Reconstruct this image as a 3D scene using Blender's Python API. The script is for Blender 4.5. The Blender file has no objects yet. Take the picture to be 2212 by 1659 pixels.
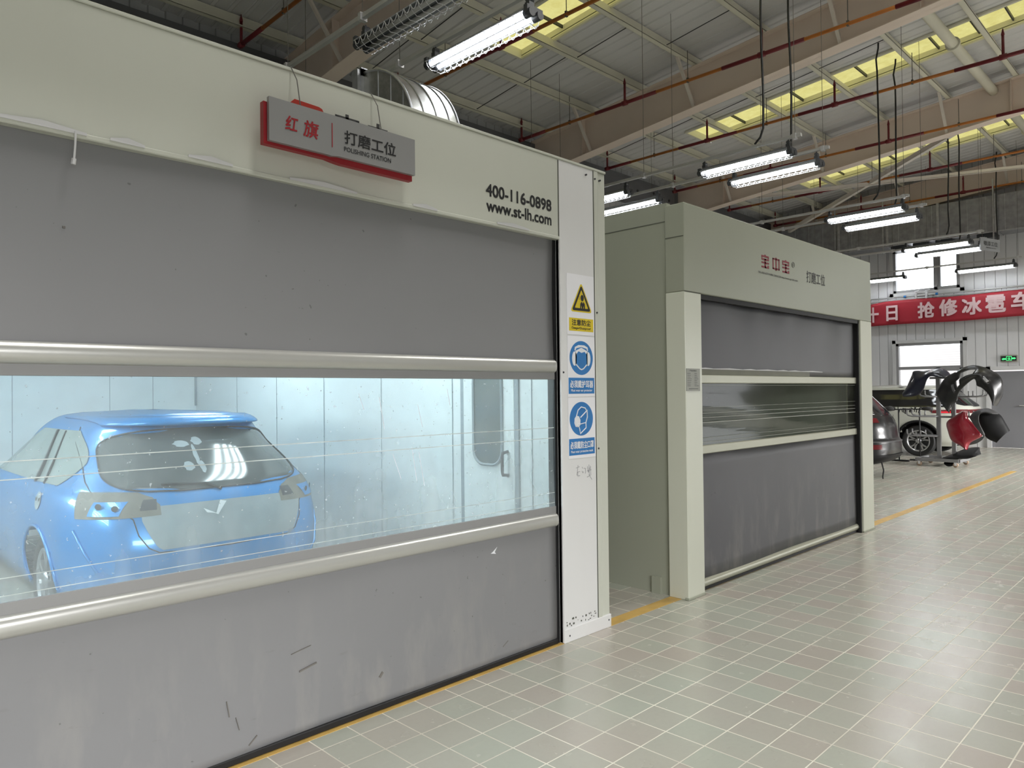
import bpy, math, random
from mathutils import Vector, Matrix

random.seed(7)
SC = bpy.context.scene
COL = SC.collection
PI = math.pi

# ------------------------------------------------------------------ camera
CAM_H = 1.5759
FPX = 1575.56
def _cam():
    yaw, pit, rol = (math.radians(a) for a in (44.857, 0.675, -0.623))
    f = Vector((math.sin(yaw) * math.cos(pit), math.cos(yaw) * math.cos(pit), math.sin(pit)))
    r = f.cross(Vector((0, 0, 1))).normalized()
    u = r.cross(f)
    c, s = math.cos(rol), math.sin(rol)
    R, U = c * r + s * u, -s * r + c * u
    cd = bpy.data.cameras.new('camera')
    cd.sensor_fit = 'HORIZONTAL'
    cd.sensor_width = 36.0
    cd.lens = FPX / 2212 * 36.0
    cd.clip_start, cd.clip_end = 0.05, 200
    co = bpy.data.objects.new('camera', cd)
    m = Matrix(((R.x, U.x, -f.x, 0), (R.y, U.y, -f.y, 0), (R.z, U.z, -f.z, CAM_H), (0, 0, 0, 1)))
    co.matrix_world = m
    COL.objects.link(co)
    SC.camera = co
_cam()

# ------------------------------------------------------------------ view, world, daylight
SKY_X = (8.40, 14.47, 20.05, 1.90)  # last strip is unseen, added to carry a fill lamp over the near aisle
SKY_Y0, SKY_Y1 = -2.2, 8.58
SC.view_settings.view_transform = 'Standard'
SC.view_settings.look = 'None'
SC.view_settings.gamma = 1.0
SC.view_settings.use_curve_mapping = False
SC.view_settings.exposure = 0.0

w = bpy.data.worlds.new('overcast_sky')
SC.world = w
w.use_nodes = True
wn = w.node_tree.nodes
wn['Background'].inputs[0].default_value = (0.95, 0.97, 1.0, 1)
wn['Background'].inputs[1].default_value = 4.0
try:
    w.cycles.sampling_method = 'NONE'
except Exception:
    pass
try:
    cy = SC.cycles
    cy.max_bounces = 7
    cy.diffuse_bounces = 4
    cy.glossy_bounces = 3
    cy.transmission_bounces = 4
    cy.transparent_max_bounces = 10
    cy.sample_clamp_indirect = 1.6
    cy.caustics_reflective = False
    cy.caustics_refractive = False
except Exception:
    pass

def area(name, loc, rot, sx, sy, power, color=(1, 1, 1), spread=180):
    l = bpy.data.lights.new(name, 'AREA')
    l.shape = 'RECTANGLE'
    l.size, l.size_y = sx, sy
    l.energy = power
    l.color = color
    l.spread = math.radians(spread)
    o = bpy.data.objects.new(name, l)
    o.location = loc
    o.rotation_euler = rot
    COL.objects.link(o)
    return o
DOORS = ((-3.6, 1.4), (14.6, 20.0))
DOOR_HEAD = 3.0
P_DOOR, P_AISLE_FILL, P_TUBE, P_BOOTH = 3000, (220, 20, 15, 130), 44.0, 34.0
P_DOOR_FAR = 5000
# overcast sky above the yard, seen through the open vehicle doors in the wall behind the camera (wall at y = -4)
area('daylight', (-1.0, -10.0, 4.7), (math.radians(90), 0, 0), 14.0, 3.0, P_DOOR, (1.0, 0.995, 0.985), 150)
area('daylight', (17.5, -9.0, 4.4), (math.radians(90), 0, 0), 8.0, 3.0, P_DOOR_FAR, (1.0, 0.985, 0.96), 150)
# added fill lamps under the skylight strips, out of view, brightening the aisle
for sx, pw in zip(SKY_X, P_AISLE_FILL):
    area('skylight', (sx, 0.9, 7.86), (0, 0, 0), 0.8, 2.6, pw, (1.0, 0.99, 0.965), 150)

# ------------------------------------------------------------------ helpers
def lin(v):
    v /= 255.0
    return v / 12.92 if v <= 0.04045 else ((v + 0.055) / 1.055) ** 2.4
def rgb(r, g, b):
    return (lin(r), lin(g), lin(b), 1.0)

MATS = {}
def mat(name, col, rough=0.5, metal=0.0, var=0.06, scale=4.0, bump=0.0, bscale=60.0, coat=0.0, spec=None, stretch=None):
    m = bpy.data.materials.new(name)
    m.use_nodes = True
    nt = m.node_tree
    b = nt.nodes['Principled BSDF']
    b.inputs['Roughness'].default_value = rough
    b.inputs['Metallic'].default_value = metal
    if spec is not None:
        b.inputs['Specular IOR Level'].default_value = spec
    if coat:
        b.inputs['Coat Weight'].default_value = coat
        b.inputs['Coat Roughness'].default_value = 0.05
    geo = nt.nodes.new('ShaderNodeNewGeometry')
    src = geo.outputs['Position']
    if stretch:
        mp = nt.nodes.new('ShaderNodeVectorMath'); mp.operation = 'MULTIPLY'
        nt.links.new(src, mp.inputs[0]); mp.inputs[1].default_value = stretch
        src = mp.outputs[0]
    nz = nt.nodes.new('ShaderNodeTexNoise')
    nz.inputs['Scale'].default_value = scale
    nz.inputs['Detail'].default_value = 4
    nt.links.new(src, nz.inputs['Vector'])
    rp = nt.nodes.new('ShaderNodeValToRGB')
    lo = tuple(max(0, c * (1 - var)) for c in col[:3]) + (1,)
    hi = tuple(min(1, c * (1 + var)) for c in col[:3]) + (1,)
    rp.color_ramp.elements[0].position = 0.3
    rp.color_ramp.elements[1].position = 0.7
    rp.color_ramp.elements[0].color = lo
    rp.color_ramp.elements[1].color = hi
    nt.links.new(nz.outputs['Fac'], rp.inputs['Fac'])
    nt.links.new(rp.outputs['Color'], b.inputs['Base Color'])
    if bump:
        n2 = nt.nodes.new('ShaderNodeTexNoise')
        n2.inputs['Scale'].default_value = bscale
        nt.links.new(src, n2.inputs['Vector'])
        bp = nt.nodes.new('ShaderNodeBump')
        bp.inputs['Strength'].default_value = bump
        bp.inputs['Distance'].default_value = 0.01
        nt.links.new(n2.outputs['Fac'], bp.inputs['Height'])
        nt.links.new(bp.outputs['Normal'], b.inputs['Normal'])
    MATS[name] = m
    return m

def emat(name, col, strength):
    m = bpy.data.materials.new(name)
    m.use_nodes = True
    nt = m.node_tree
    nt.nodes.remove(nt.nodes['Principled BSDF'])
    e = nt.nodes.new('ShaderNodeEmission')
    e.inputs[0].default_value = col
    e.inputs[1].default_value = strength
    nt.links.new(e.outputs[0], nt.nodes['Material Output'].inputs[0])
    MATS[name] = m
    return m

class NT:
    """tiny node helper"""
    def __init__(s, name):
        s.m = bpy.data.materials.new(name); s.m.use_nodes = True
        s.t = s.m.node_tree; s.b = s.t.nodes['Principled BSDF']; s.out = s.t.nodes['Material Output']
        MATS[name] = s.m
    def n(s, typ, **kw):
        x = s.t.nodes.new(typ)
        for k, v in kw.items(): setattr(x, k, v)
        return x
    def l(s, a, b): s.t.links.new(a, b)
    def math(s, op, a, b=None, c=None):
        x = s.n('ShaderNodeMath', operation=op)
        for i, v in enumerate((a, b, c)):
            if v is None: continue
            if isinstance(v, (int, float)): x.inputs[i].default_value = v
            else: s.l(v, x.inputs[i])
        return x.outputs[0]
    def noise(s, vec, scale, detail=3, rough=0.5):
        x = s.n('ShaderNodeTexNoise'); x.inputs['Scale'].default_value = scale
        x.inputs['Detail'].default_value = detail; x.inputs['Roughness'].default_value = rough
        if vec is not None: s.l(vec, x.inputs['Vector'])
        return x.outputs['Fac']
    def mixc(s, fac, a, b):
        x = s.n('ShaderNodeMix', data_type='RGBA')
        for sock, v in ((x.inputs[0], fac), (x.inputs[6], a), (x.inputs[7], b)):
            if isinstance(v, (int, float)): sock.default_value = v
            elif isinstance(v, tuple): sock.default_value = v
            else: s.l(v, sock)
        return x.outputs[2]
    def ramp(s, fac, p0, p1):
        x = s.n('ShaderNodeMapRange'); s.l(fac, x.inputs[0])
        x.inputs[1].default_value = p0; x.inputs[2].default_value = p1
        return x.outputs[0]
    def pos(s):
        g = s.n('ShaderNodeNewGeometry'); return g.outputs['Position']
    def xyz(s, v):
        x = s.n('ShaderNodeSeparateXYZ'); s.l(v, x.inputs[0]); return x.outputs
    def scale(s, v, k):
        x = s.n('ShaderNodeVectorMath', operation='MULTIPLY'); s.l(v, x.inputs[0]); x.inputs[1].default_value = k
        return x.outputs[0]
    def bump(s, h, strength=0.3, dist=0.01):
        x = s.n('ShaderNodeBump'); x.inputs['Strength'].default_value = strength; x.inputs['Distance'].default_value = dist
        s.l(h, x.inputs['Height']); return x.outputs['Normal']

WL = {}
def wl(o):
    return WL.get(o.name, Vector((0, 0, 0)))
def tag(o, label=None, cat=None, group=None, kind=None):
    if label: o['label'] = label
    if cat: o['category'] = cat
    if group: o['group'] = group
    if kind: o['kind'] = kind
    return o
def thing(name, label, cat, loc, group=None):
    o = bpy.data.objects.new(name, None)
    o.empty_display_size = 0.1
    o.location = loc
    COL.objects.link(o)
    WL[o.name] = Vector(loc)
    return tag(o, label, cat, group)

class MB:
    """collects geometry in world coordinates and links it as one mesh object"""
    def __init__(s):
        s.v, s.f, s.mi = [], [], []
    def add(s, vs, fs, mi=0):
        o = len(s.v)
        s.v += [Vector(p) for p in vs]
        s.f += [tuple(i + o for i in f) for f in fs]
        s.mi += [mi] * len(fs)
        return s
    def box(s, x0, x1, y0, y1, z0, z1, mi=0):
        v = [(x, y, z) for x in (x0, x1) for y in (y0, y1) for z in (z0, z1)]
        return s.add(v, [(0, 1, 3, 2), (4, 6, 7, 5), (0, 4, 5, 1), (2, 3, 7, 6), (0, 2, 6, 4), (1, 5, 7, 3)], mi)
    def bbox(s, x0, x1, y0, y1, z0, z1, b=0.005, mi=0):
        """box with chamfered edges"""
        xs = (x0, x0 + b, x1 - b, x1); ys = (y0, y0 + b, y1 - b, y1); zs = (z0, z0 + b, z1 - b, z1)
        P = {}
        vs = []
        def vid(i, j, k):
            if (i, j, k) not in P:
                P[(i, j, k)] = len(vs); vs.append((xs[i], ys[j], zs[k]))
            return P[(i, j, k)]
        fs = []
        for a in (0, 3):
            fs.append([vid(a, 1, 1), vid(a, 2, 1), vid(a, 2, 2), vid(a, 1, 2)])
            fs.append([vid(1, a, 1), vid(2, a, 1), vid(2, a, 2), vid(1, a, 2)])
            fs.append([vid(1, 1, a), vid(2, 1, a), vid(2, 2, a), vid(1, 2, a)])
        for a in (0, 3):
            ai = 1 if a == 0 else 2
            for c in (0, 3):
                ci = 1 if c == 0 else 2
                fs.append([vid(a, ci, 1), vid(a, ci, 2), vid(ai, c, 2), vid(ai, c, 1)])
                fs.append([vid(a, 1, ci), vid(a, 2, ci), vid(ai, 2, c), vid(ai, 1, c)])
                fs.append([vid(1, a, ci), vid(2, a, ci), vid(2, ai, c), vid(1, ai, c)])
        for a in (0, 3):
            for c in (0, 3):
                for e in (0, 3):
                    ai, ci, ei = (1 if q == 0 else 2 for q in (a, c, e))
                    fs.append([vid(a, ci, ei), vid(ai, c, ei), vid(ai, ci, e)])
        return s.add(vs, fs, mi)
    def tube(s, path, r, n=8, cap=True, mi=0, closed=False):
        P = [Vector(p) for p in path]
        N = len(P)
        rs = r if isinstance(r, (list, tuple)) else [r] * N
        up = None
        rings = []
        for i in range(N):
            if closed:
                t = P[(i + 1) % N] - P[i - 1]
            else:
                t = P[min(i + 1, N - 1)] - P[max(i - 1, 0)]
            t.normalize()
            if up is None:
                a = Vector((0, 0, 1)) if abs(t.z) < 0.9 else Vector((1, 0, 0))
                up = (a - t * a.dot(t)).normalized()
            else:
                up = (up - t * up.dot(t)).normalized()
            sd = t.cross(up)
            rings.append([P[i] + (up * math.cos(2 * PI * k / n) + sd * math.sin(2 * PI * k / n)) * rs[i] for k in range(n)])
        vs = [p for g in rings for p in g]
        fs = []
        for i in range(N if closed else N - 1):
            j = (i + 1) % N
            for k in range(n):
                fs.append((i * n + k, i * n + (k + 1) % n, j * n + (k + 1) % n, j * n + k))
        if cap and not closed:
            fs.append(tuple(range(n - 1, -1, -1)))
            fs.append(tuple((N - 1) * n + k for k in range(n)))
        return s.add(vs, fs, mi)
    def cyl(s, a, b, r, n=12, r2=None, mi=0):
        return s.tube([a, b], [r, r if r2 is None else r2], n, True, mi)
    def prism(s, poly, d, mi=0):
        """poly: list of 3d points, extruded by vector d"""
        d = Vector(d); n = len(poly)
        vs = [Vector(p) for p in poly] + [Vector(p) + d for p in poly]
        fs = [tuple(range(n - 1, -1, -1)), tuple(range(n, 2 * n))]
        for i in range(n):
            j = (i + 1) % n
            fs.append((i, j, n + j, n + i))
        return s.add(vs, fs, mi)
    def quad(s, a, b, c, d, mi=0):
        return s.add([a, b, c, d], [(0, 1, 2, 3)], mi)
    def grid(s, fn, nu, nv, mi=0, skip=None, closeu=False):
        vs, fs = [], []
        for i in range(nu + (0 if closeu else 1)):
            for j in range(nv + 1):
                vs.append(fn(i / nu, j / nv))
        M = nu if closeu else nu + 1
        for i in range(nu):
            for j in range(nv):
                i2 = (i + 1) % M
                if skip and skip((i + .5) / nu, (j + .5) / nv): continue
                fs.append((i * (nv + 1) + j, i2 * (nv + 1) + j, i2 * (nv + 1) + j + 1, i * (nv + 1) + j + 1))
        return s.add(vs, fs, mi)
    def lathe(s, prof, origin, axis, n=32, mi=0):
        """prof: (radius, along) ; axis unit vector"""
        ax = Vector(axis).normalized(); o = Vector(origin)
        a = Vector((0, 0, 1)) if abs(ax.z) < 0.9 else Vector((1, 0, 0))
        u = (a - ax * a.dot(ax)).normalized(); v = ax.cross(u)
        vs = []
        for r, h in prof:
            for k in range(n):
                t = 2 * PI * k / n
                vs.append(o + ax * h + (u * math.cos(t) + v * math.sin(t)) * r)
        fs = []
        for i in range(len(prof) - 1):
            for k in range(n):
                fs.append((i * n + k, i * n + (k + 1) % n, (i + 1) * n + (k + 1) % n, (i + 1) * n + k))
        return s.add(vs, fs, mi)
    def text(s, txt, o, right, up, wd, ht, bold=0.0, shear=0.0, mi=0, depth=0.0):
        """text outline mesh fitted in a wd x ht box whose lower left corner is o; bold thickens the strokes"""
        vs, fs = text_geo(txt, 0.0, shear)
        x0 = min(p[0] for p in vs); x1 = max(p[0] for p in vs)
        y0 = min(p[1] for p in vs); y1 = max(p[1] for p in vs)
        o, right, up = Vector(o), Vector(right), Vector(up)
        nrm = right.cross(up)
        e = bold * ht
        for k, (dx, dy) in enumerate(((-e, -e), (e, -e), (-e, e), (e, e)) if bold else ((0, 0),)):
            s.add([o + nrm * (.00012 * k) + right * (e + dx + (p[0] - x0) / (x1 - x0) * (wd - 2 * e)) + up * (e + dy + (p[1] - y0) / (y1 - y0) * (ht - 2 * e)) for p in vs], fs, mi)
        return s
    def build(s, name, mats, parent=None, smooth=False, label=None, cat=None, group=None, kind=None, solid=0.0, angle=None):
        me = bpy.data.meshes.new(name)
        if parent is not None:
            off = wl(parent)
        elif kind == 'structure':
            off = Vector((0, 0, 0))
        else:
            xs = [p.x for p in s.v]; ys = [p.y for p in s.v]; zs = [p.z for p in s.v]
            off = Vector(((min(xs) + max(xs)) / 2, (min(ys) + max(ys)) / 2, min(zs)))
        me.from_pydata([p - off for p in s.v], [], s.f)
        mats = mats if isinstance(mats, (list, tuple)) else [mats]
        for m in mats:
            me.materials.append(MATS[m] if isinstance(m, str) else m)
        for p, mi in zip(me.polygons, s.mi):
            p.material_index = mi
            p.use_smooth = smooth
        me.update()
        if smooth and angle:
            try: me.set_sharp_from_angle(angle=math.radians(angle))
            except Exception: pass
        o = bpy.data.objects.new(name, me)
        COL.objects.link(o)
        if parent is not None:
            o.parent = parent
            WL[o.name] = off
        else:
            o.location = off
            WL[o.name] = off.copy()
        if solid:
            md = o.modifiers.new('thickness', 'SOLIDIFY'); md.thickness = solid; md.offset = 0
        tag(o, label, cat, group, kind)
        return o

_TG = {}
def text_geo(txt, bold, shear):
    k = (txt, bold, shear)
    if k not in _TG:
        c = bpy.data.curves.new('txt', 'FONT')
        c.body = txt; c.offset = bold; c.shear = shear; c.resolution_u = 3
        o = bpy.data.objects.new('txt', c)
        COL.objects.link(o)
        dg = bpy.context.evaluated_depsgraph_get()
        dg.update()
        me = bpy.data.meshes.new_from_object(o.evaluated_get(dg))
        _TG[k] = ([tuple(v.co) for v in me.vertices], [tuple(p.vertices) for p in me.polygons])
        bpy.data.objects.remove(o); bpy.data.curves.remove(c); bpy.data.meshes.remove(me)
    return _TG[k]

def dup(root, loc, label=None, group=None):
    r = root.copy(); COL.objects.link(r); r.location = loc
    if label: r['label'] = label
    if group: r['group'] = group
    for ch in root.children:
        c = ch.copy(); COL.objects.link(c); c.parent = r
        for g in ch.children:
            d = g.copy(); COL.objects.link(d); d.parent = c
    return r

# ------------------------------------------------------------------ materials
# floor tiles 0.2 m
def floor_mat():
    q = NT('floor_tiles')
    p = q.pos()
    x, y, z = q.xyz(p)
    u = q.math('DIVIDE', q.math('SUBTRACT', x, 3.2861), 0.2)
    v = q.math('DIVIDE', q.math('SUBTRACT', y, 2.5159), 0.2)
    fu, fv = q.math('FRACT', u), q.math('FRACT', v)
    du = q.math('MINIMUM', fu, q.math('SUBTRACT', 1.0, fu))
    dv = q.math('MINIMUM', fv, q.math('SUBTRACT', 1.0, fv))
    d = q.math('MINIMUM', du, dv)
    grout = q.math('SUBTRACT', 1.0, q.ramp(d, 0.010, 0.018))
    cell = q.n('ShaderNodeCombineXYZ')
    q.l(q.math('FLOOR', u), cell.inputs[0]); q.l(q.math('FLOOR', v), cell.inputs[1])
    wn_ = q.n('ShaderNodeTexWhiteNoise', noise_dimensions='2D'); q.l(cell.outputs[0], wn_.inputs['Vector'])
    big = q.noise(p, 0.9, 3)
    fac = q.math('ADD', q.math('MULTIPLY', wn_.outputs['Value'], 0.45), q.math('MULTIPLY', big, 0.55))
    tile = q.mixc(q.ramp(fac, 0.3, 0.72), rgb(176, 179, 167), rgb(180, 172, 163))
    mott = q.noise(p, 35, 4, 0.6)
    tile = q.mixc(q.math('MULTIPLY', q.ramp(mott, 0.45, 0.75), 0.05), tile, rgb(120, 112, 100))
    scuff = q.noise(q.scale(p, (1.4, 9.0, 1.0)), 2.2, 5, 0.7)
    tile = q.mixc(q.math('MULTIPLY', q.ramp(scuff, 0.58, 0.75), 0.16), tile, rgb(205, 198, 185))
    spots = q.noise(p, 26, 2)
    tile = q.mixc(q.math('MULTIPLY', q.ramp(spots, 0.70, 0.76), 0.12), tile, rgb(105, 100, 92))
    gv = q.noise(p, 1.7, 2)
    gcol = q.mixc(q.ramp(gv, 0.4, 0.65), rgb(236, 231, 216), rgb(208, 202, 188))
    q.l(q.mixc(grout, tile, gcol), q.b.inputs['Base Color'])
    q.b.inputs['Specular IOR Level'].default_value = 0.7
    rr = q.math('ADD', 0.17, q.math('MULTIPLY', q.noise(p, 6, 4), 0.16))
    rr = q.math('ADD', rr, q.math('MULTIPLY', grout, 0.35))
    q.l(rr, q.b.inputs['Roughness'])
    h = q.math('ADD', q.math('MULTIPLY', grout, -1.0), q.math('MULTIPLY', mott, 0.12))
    q.l(q.bump(h, 0.25, 0.004), q.b.inputs['Normal'])
floor_mat()

def wall_panel_mat(name, col, pitch=0.24, axis=1, dark=0.45, rough=0.45):
    q = NT(name)
    p = q.pos()
    a = q.xyz(p)[axis]
    f = q.math('FRACT', q.math('DIVIDE', a, pitch))
    d = q.math('MINIMUM', f, q.math('SUBTRACT', 1.0, f))
    g = q.math('SUBTRACT', 1.0, q.ramp(d, 0.02, 0.05))
    nz = q.noise(p, 1.3, 4)
    base = q.mixc(nz, tuple(c * .93 for c in col[:3]) + (1,), tuple(min(1, c * 1.06) for c in col[:3]) + (1,))
    q.l(q.mixc(q.math('MULTIPLY', g, dark), base, (0.09, 0.09, 0.1, 1)), q.b.inputs['Base Color'])
    q.b.inputs['Roughness'].default_value = rough
    q.l(q.bump(q.math('MULTIPLY', g, -1.0), 0.6, 0.02), q.b.inputs['Normal'])
wall_panel_mat('ribbed_wall', rgb(214, 214, 216))
wall_panel_mat('ribbed_wall_side', rgb(196, 198, 200), axis=0)

def roof_mat():
    q = NT('roof_deck')
    p = q.pos()
    nz = q.noise(q.scale(p, (1, 0.25, 1)), 3.0, 4)
    q.l(q.mixc(nz, rgb(212, 212, 214), rgb(224, 224, 226)), q.b.inputs['Base Color'])
    q.b.inputs['Roughness'].default_value = 0.42
    q.b.inputs['Metallic'].default_value = 0.0
roof_mat()

def skylight_mat():
    q = NT('skylight_sheet')
    p = q.pos()
    nz = q.noise(p, 5.5, 6, 0.65)
    n2 = q.noise(q.scale(p, (6, 1, 1)), 3, 3)
    c = q.mixc(q.ramp(nz, 0.3, 0.7), (0.66, 0.60, 0.20, 1), (0.80, 0.75, 0.30, 1))
    c = q.mixc(q.math('MULTIPLY', q.ramp(n2, 0.45, 0.7), 0.25), c, (0.72, 0.72, 0.30, 1))
    e = q.n('ShaderNodeEmission'); q.l(c, e.inputs[0]); e.inputs[1].default_value = 1.0
    q.l(e.outputs[0], q.out.inputs[0])
skylight_mat()

def enamel(name, col, rough=0.32, streak=0.05, spec=0.5):
    q = NT(name)
    p = q.pos()
    nz = q.noise(p, 0.8, 3)
    st = q.noise(q.scale(p, (5, 5, 0.7)), 1.8, 5, 0.6)
    c = q.mixc(nz, tuple(k * (1 - streak) for k in col[:3]) + (1,), tuple(min(1, k * (1 + streak)) for k in col[:3]) + (1,))
    c = q.mixc(q.math('MULTIPLY', q.ramp(st, 0.50, 0.95), 0.08), c, tuple(k * 0.72 for k in col[:3]) + (1,))
    sp = q.noise(p, 24, 2)
    q.l(c, q.b.inputs['Base Color'])
    q.l(q.math('ADD', rough - 0.02, q.math('MULTIPLY', q.noise(p, 3, 2), 0.05)), q.b.inputs['Roughness'])
    q.b.inputs['Specular IOR Level'].default_value = spec
    q.l(q.bump(q.noise(p, 1.6, 2), 0.05, 0.05), q.b.inputs['Normal'])
enamel('booth_enamel', rgb(199, 201, 190), 0.32)
enamel('booth_enamel_white', rgb(222, 222, 222), 0.34)
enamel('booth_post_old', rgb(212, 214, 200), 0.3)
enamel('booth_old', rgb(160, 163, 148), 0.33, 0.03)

def fabric(name, col, zlo, zhi, rough=0.5):
    """coated door fabric with grime splashes towards its foot"""
    q = NT(name)
    p = q.pos()
    x, y, z = q.xyz(p)
    big = q.noise(p, 1.1, 3)
    c = q.mixc(big, tuple(k * .93 for k in col[:3]) + (1,), tuple(min(1, k * 1.07) for k in col[:3]) + (1,))
    smear = q.noise(q.scale(p, (3.5, 1, 1.1)), 1.6, 5, 0.6)
    lowz = q.math('SUBTRACT', 1.0, q.ramp(z, zlo, zhi))
    c = q.mixc(q.math('MULTIPLY', q.math('MULTIPLY', q.ramp(smear, 0.5, 0.75), lowz), 0.35), c, rgb(172, 168, 160))
    drt = q.noise(q.scale(p, (1.3, 1, 4.0)), 3.3, 5, 0.65)
    c = q.mixc(q.math('MULTIPLY', q.math('MULTIPLY', q.ramp(drt, 0.64, 0.76), lowz), 0.45), c, rgb(84, 74, 66))
    sp = q.noise(p, 30, 2)
    c = q.mixc(q.math('MULTIPLY', q.ramp(sp, 0.74, 0.77), 0.45), c, (0.03, 0.03, 0.03, 1))
    q.l(c, q.b.inputs['Base Color'])
    q.b.inputs['Roughness'].default_value = rough
    q.l(q.bump(q.noise(q.scale(p, (0.6, 1, 1.4)), 1.6, 3), 0.25, 0.03), q.b.inputs['Normal'])
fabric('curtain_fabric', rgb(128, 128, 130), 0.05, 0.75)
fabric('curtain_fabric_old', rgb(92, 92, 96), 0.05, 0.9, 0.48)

def film_mat(name, tint, haze, hz, dirt, gloss):
    """clear plastic door film: tinted, hazy with dust, creased"""
    q = NT(name)
    p = q.pos()
    x, y, z = q.xyz(p)
    tr = q.n('ShaderNodeBsdfTransparent'); tr.inputs[0].default_value = tint
    df = q.n('ShaderNodeBsdfDiffuse'); df.inputs[0].default_value = hz
    tl = q.n('ShaderNodeBsdfTranslucent'); tl.inputs[0].default_value = hz
    dm = q.n('ShaderNodeMixShader'); dm.inputs[0].default_value = 0.6
    q.l(df.outputs[0], dm.inputs[1]); q.l(tl.outputs[0], dm.inputs[2])
    cloud = q.noise(p, 1.5, 4, 0.6)
    drip = q.noise(q.scale(p, (5, 1, 0.7)), 1.6, 3, 0.5)
    sp = q.noise(p, 55, 2)
    low = q.math('SUBTRACT', 1.0, q.ramp(z, 0.85, 1.45))
    f = q.math('ADD', haze, q.math('MULTIPLY', q.ramp(cloud, 0.35, 0.75), dirt))
    f = q.math('ADD', f, q.math('MULTIPLY', q.math('MULTIPLY', low, q.ramp(drip, 0.2, 0.85)), dirt * 1.1))
    f = q.math('ADD', f, q.math('MULTIPLY', q.ramp(sp, 0.70, 0.74), 0.35))
    mx = q.n('ShaderNodeMixShader'); q.l(f, mx.inputs[0]); q.l(tr.outputs[0], mx.inputs[1]); q.l(dm.outputs[0], mx.inputs[2])
    gl = q.n('ShaderNodeBsdfGlossy'); gl.inputs['Roughness'].default_value = 0.09
    q.l(q.bump(q.noise(q.scale(p, (0.5, 1, 5)), 1.6, 3), 0.25, 0.02), gl.inputs['Normal'])
    mg = q.n('ShaderNodeMixShader'); mg.inputs[0].default_value = gloss
    q.l(mx.outputs[0], mg.inputs[1]); q.l(gl.outputs[0], mg.inputs[2])
    q.l(mg.outputs[0], q.out.inputs[0])
    q.t.nodes.remove(q.b)
mat('film_fold', rgb(200, 208, 206), 0.4, 0.0, 0.25, 9)
film_mat('clear_film', (0.88, 0.985, 0.995, 1), 0.07, (0.78, 0.82, 0.82, 1), 0.26, 0.03)
film_mat('clear_film_old', (0.78, 0.82, 0.70, 1), 0.06, (0.50, 0.51, 0.42, 1), 0.10, 0.055)

def car_paint(name, col, rough=0.22, flake=0.15, metal=0.3, coat=0.8):
    q = NT(name)
    p = q.pos()
    nz = q.noise(p, 900, 1)
    c = q.mixc(nz, tuple(k * (1 - flake) for k in col[:3]) + (1,), tuple(min(1, k * (1 + flake)) for k in col[:3]) + (1,))
    dust = q.noise(p, 3, 5, 0.6)
    c = q.mixc(q.math('MULTIPLY', q.ramp(dust, 0.55, 0.8), 0.10), c, (0.55, 0.58, 0.6, 1))
    q.l(c, q.b.inputs['Base Color'])
    q.b.inputs['Metallic'].default_value = metal
    q.b.inputs['Roughness'].default_value = rough
    q.b.inputs['Coat Weight'].default_value = coat
    q.b.inputs['Coat Roughness'].default_value = 0.04
car_paint('paint_blue', rgb(48, 138, 208), 0.28, 0.08, 0.25, 0.7)
car_paint('paint_white', rgb(196, 197, 188), 0.35, 0.04, 0.0, 0.6)
car_paint('paint_black', (0.006, 0.006, 0.007, 1), 0.3, 0.1, 0.0, 0.35)
car_paint('paint_navy', (0.008, 0.009, 0.022, 1), 0.3, 0.1, 0.0, 0.35)
car_paint('paint_red', rgb(140, 22, 40), 0.3, 0.08, 0.1, 0.5)

def glass_dark(name, col=(0.02, 0.025, 0.025, 1), rough=0.08):
    q = NT(name)
    nz = q.noise(q.pos(), 4, 4)
    q.l(q.mixc(nz, col, tuple(k * 1.8 + .004 for k in col[:3]) + (1,)), q.b.inputs['Base Color'])
    q.b.inputs['Roughness'].default_value = rough
    q.b.inputs['Specular IOR Level'].default_value = 0.7
glass_dark('car_glass', (0.035, 0.042, 0.042, 1))
glass_dark('car_glass_side', (0.20, 0.23, 0.22, 1), 0.12)
glass_dark('door_glass', (0.10, 0.115, 0.11, 1), 0.15)
glass_dark('car_glass_black', (0.006, 0.006, 0.007, 1))

mat('rafter_paint', rgb(236, 220, 208), 0.55, 0.0, 0.05, 1.2)
mat('purlin_paint', rgb(226, 224, 208), 0.5, 0.0, 0.06, 1.0)
mat('brace_paint', rgb(228, 220, 212), 0.5, 0.0, 0.06, 3)
mat('galvanised', rgb(186, 188, 192), 0.34, 0.75, 0.16, 14, 0.05, 30)
mat('duct_metal', rgb(186, 186, 180), 0.27, 0.85, 0.16, 16, 0.08, 25)
mat('duct_metal_far', rgb(150, 151, 156), 0.36, 0.6, 0.2, 7, 0.05, 25)
mat('channel_steel', rgb(190, 190, 190), 0.4, 0.4, 0.05, 5)
mat('wire_steel', rgb(205, 205, 208), 0.35, 0.5, 0.03, 5)
mat('thin_wire', rgb(95, 92, 86), 0.5, 0.2, 0.03, 5)
mat('lamp_tray', rgb(112, 116, 122), 0.35, 0.1, 0.03, 5)
mat('lamp_tray_back', rgb(120, 122, 126), 0.4, 0.2, 0.03, 5)
mat('lamp_cap', rgb(58, 60, 64), 0.45, 0.1, 0.05, 8)
mat('tube_glass_off', rgb(168, 168, 166), 0.25, 0.0, 0.03, 8)
emat('tube_lit', (0.93, 0.97, 1.0, 1), P_TUBE)
emat('booth_lamp_lit', (0.88, 0.97, 1.0, 1), P_BOOTH)
mat('pipe_red', rgb(112, 26, 34), 0.45, 0.0, 0.08, 8)
mat('pipe_orange', rgb(178, 108, 42), 0.45, 0.0, 0.1, 6)
mat('cable_black', (0.012, 0.012, 0.014, 1), 0.5, 0.0, 0.1, 8)
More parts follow.
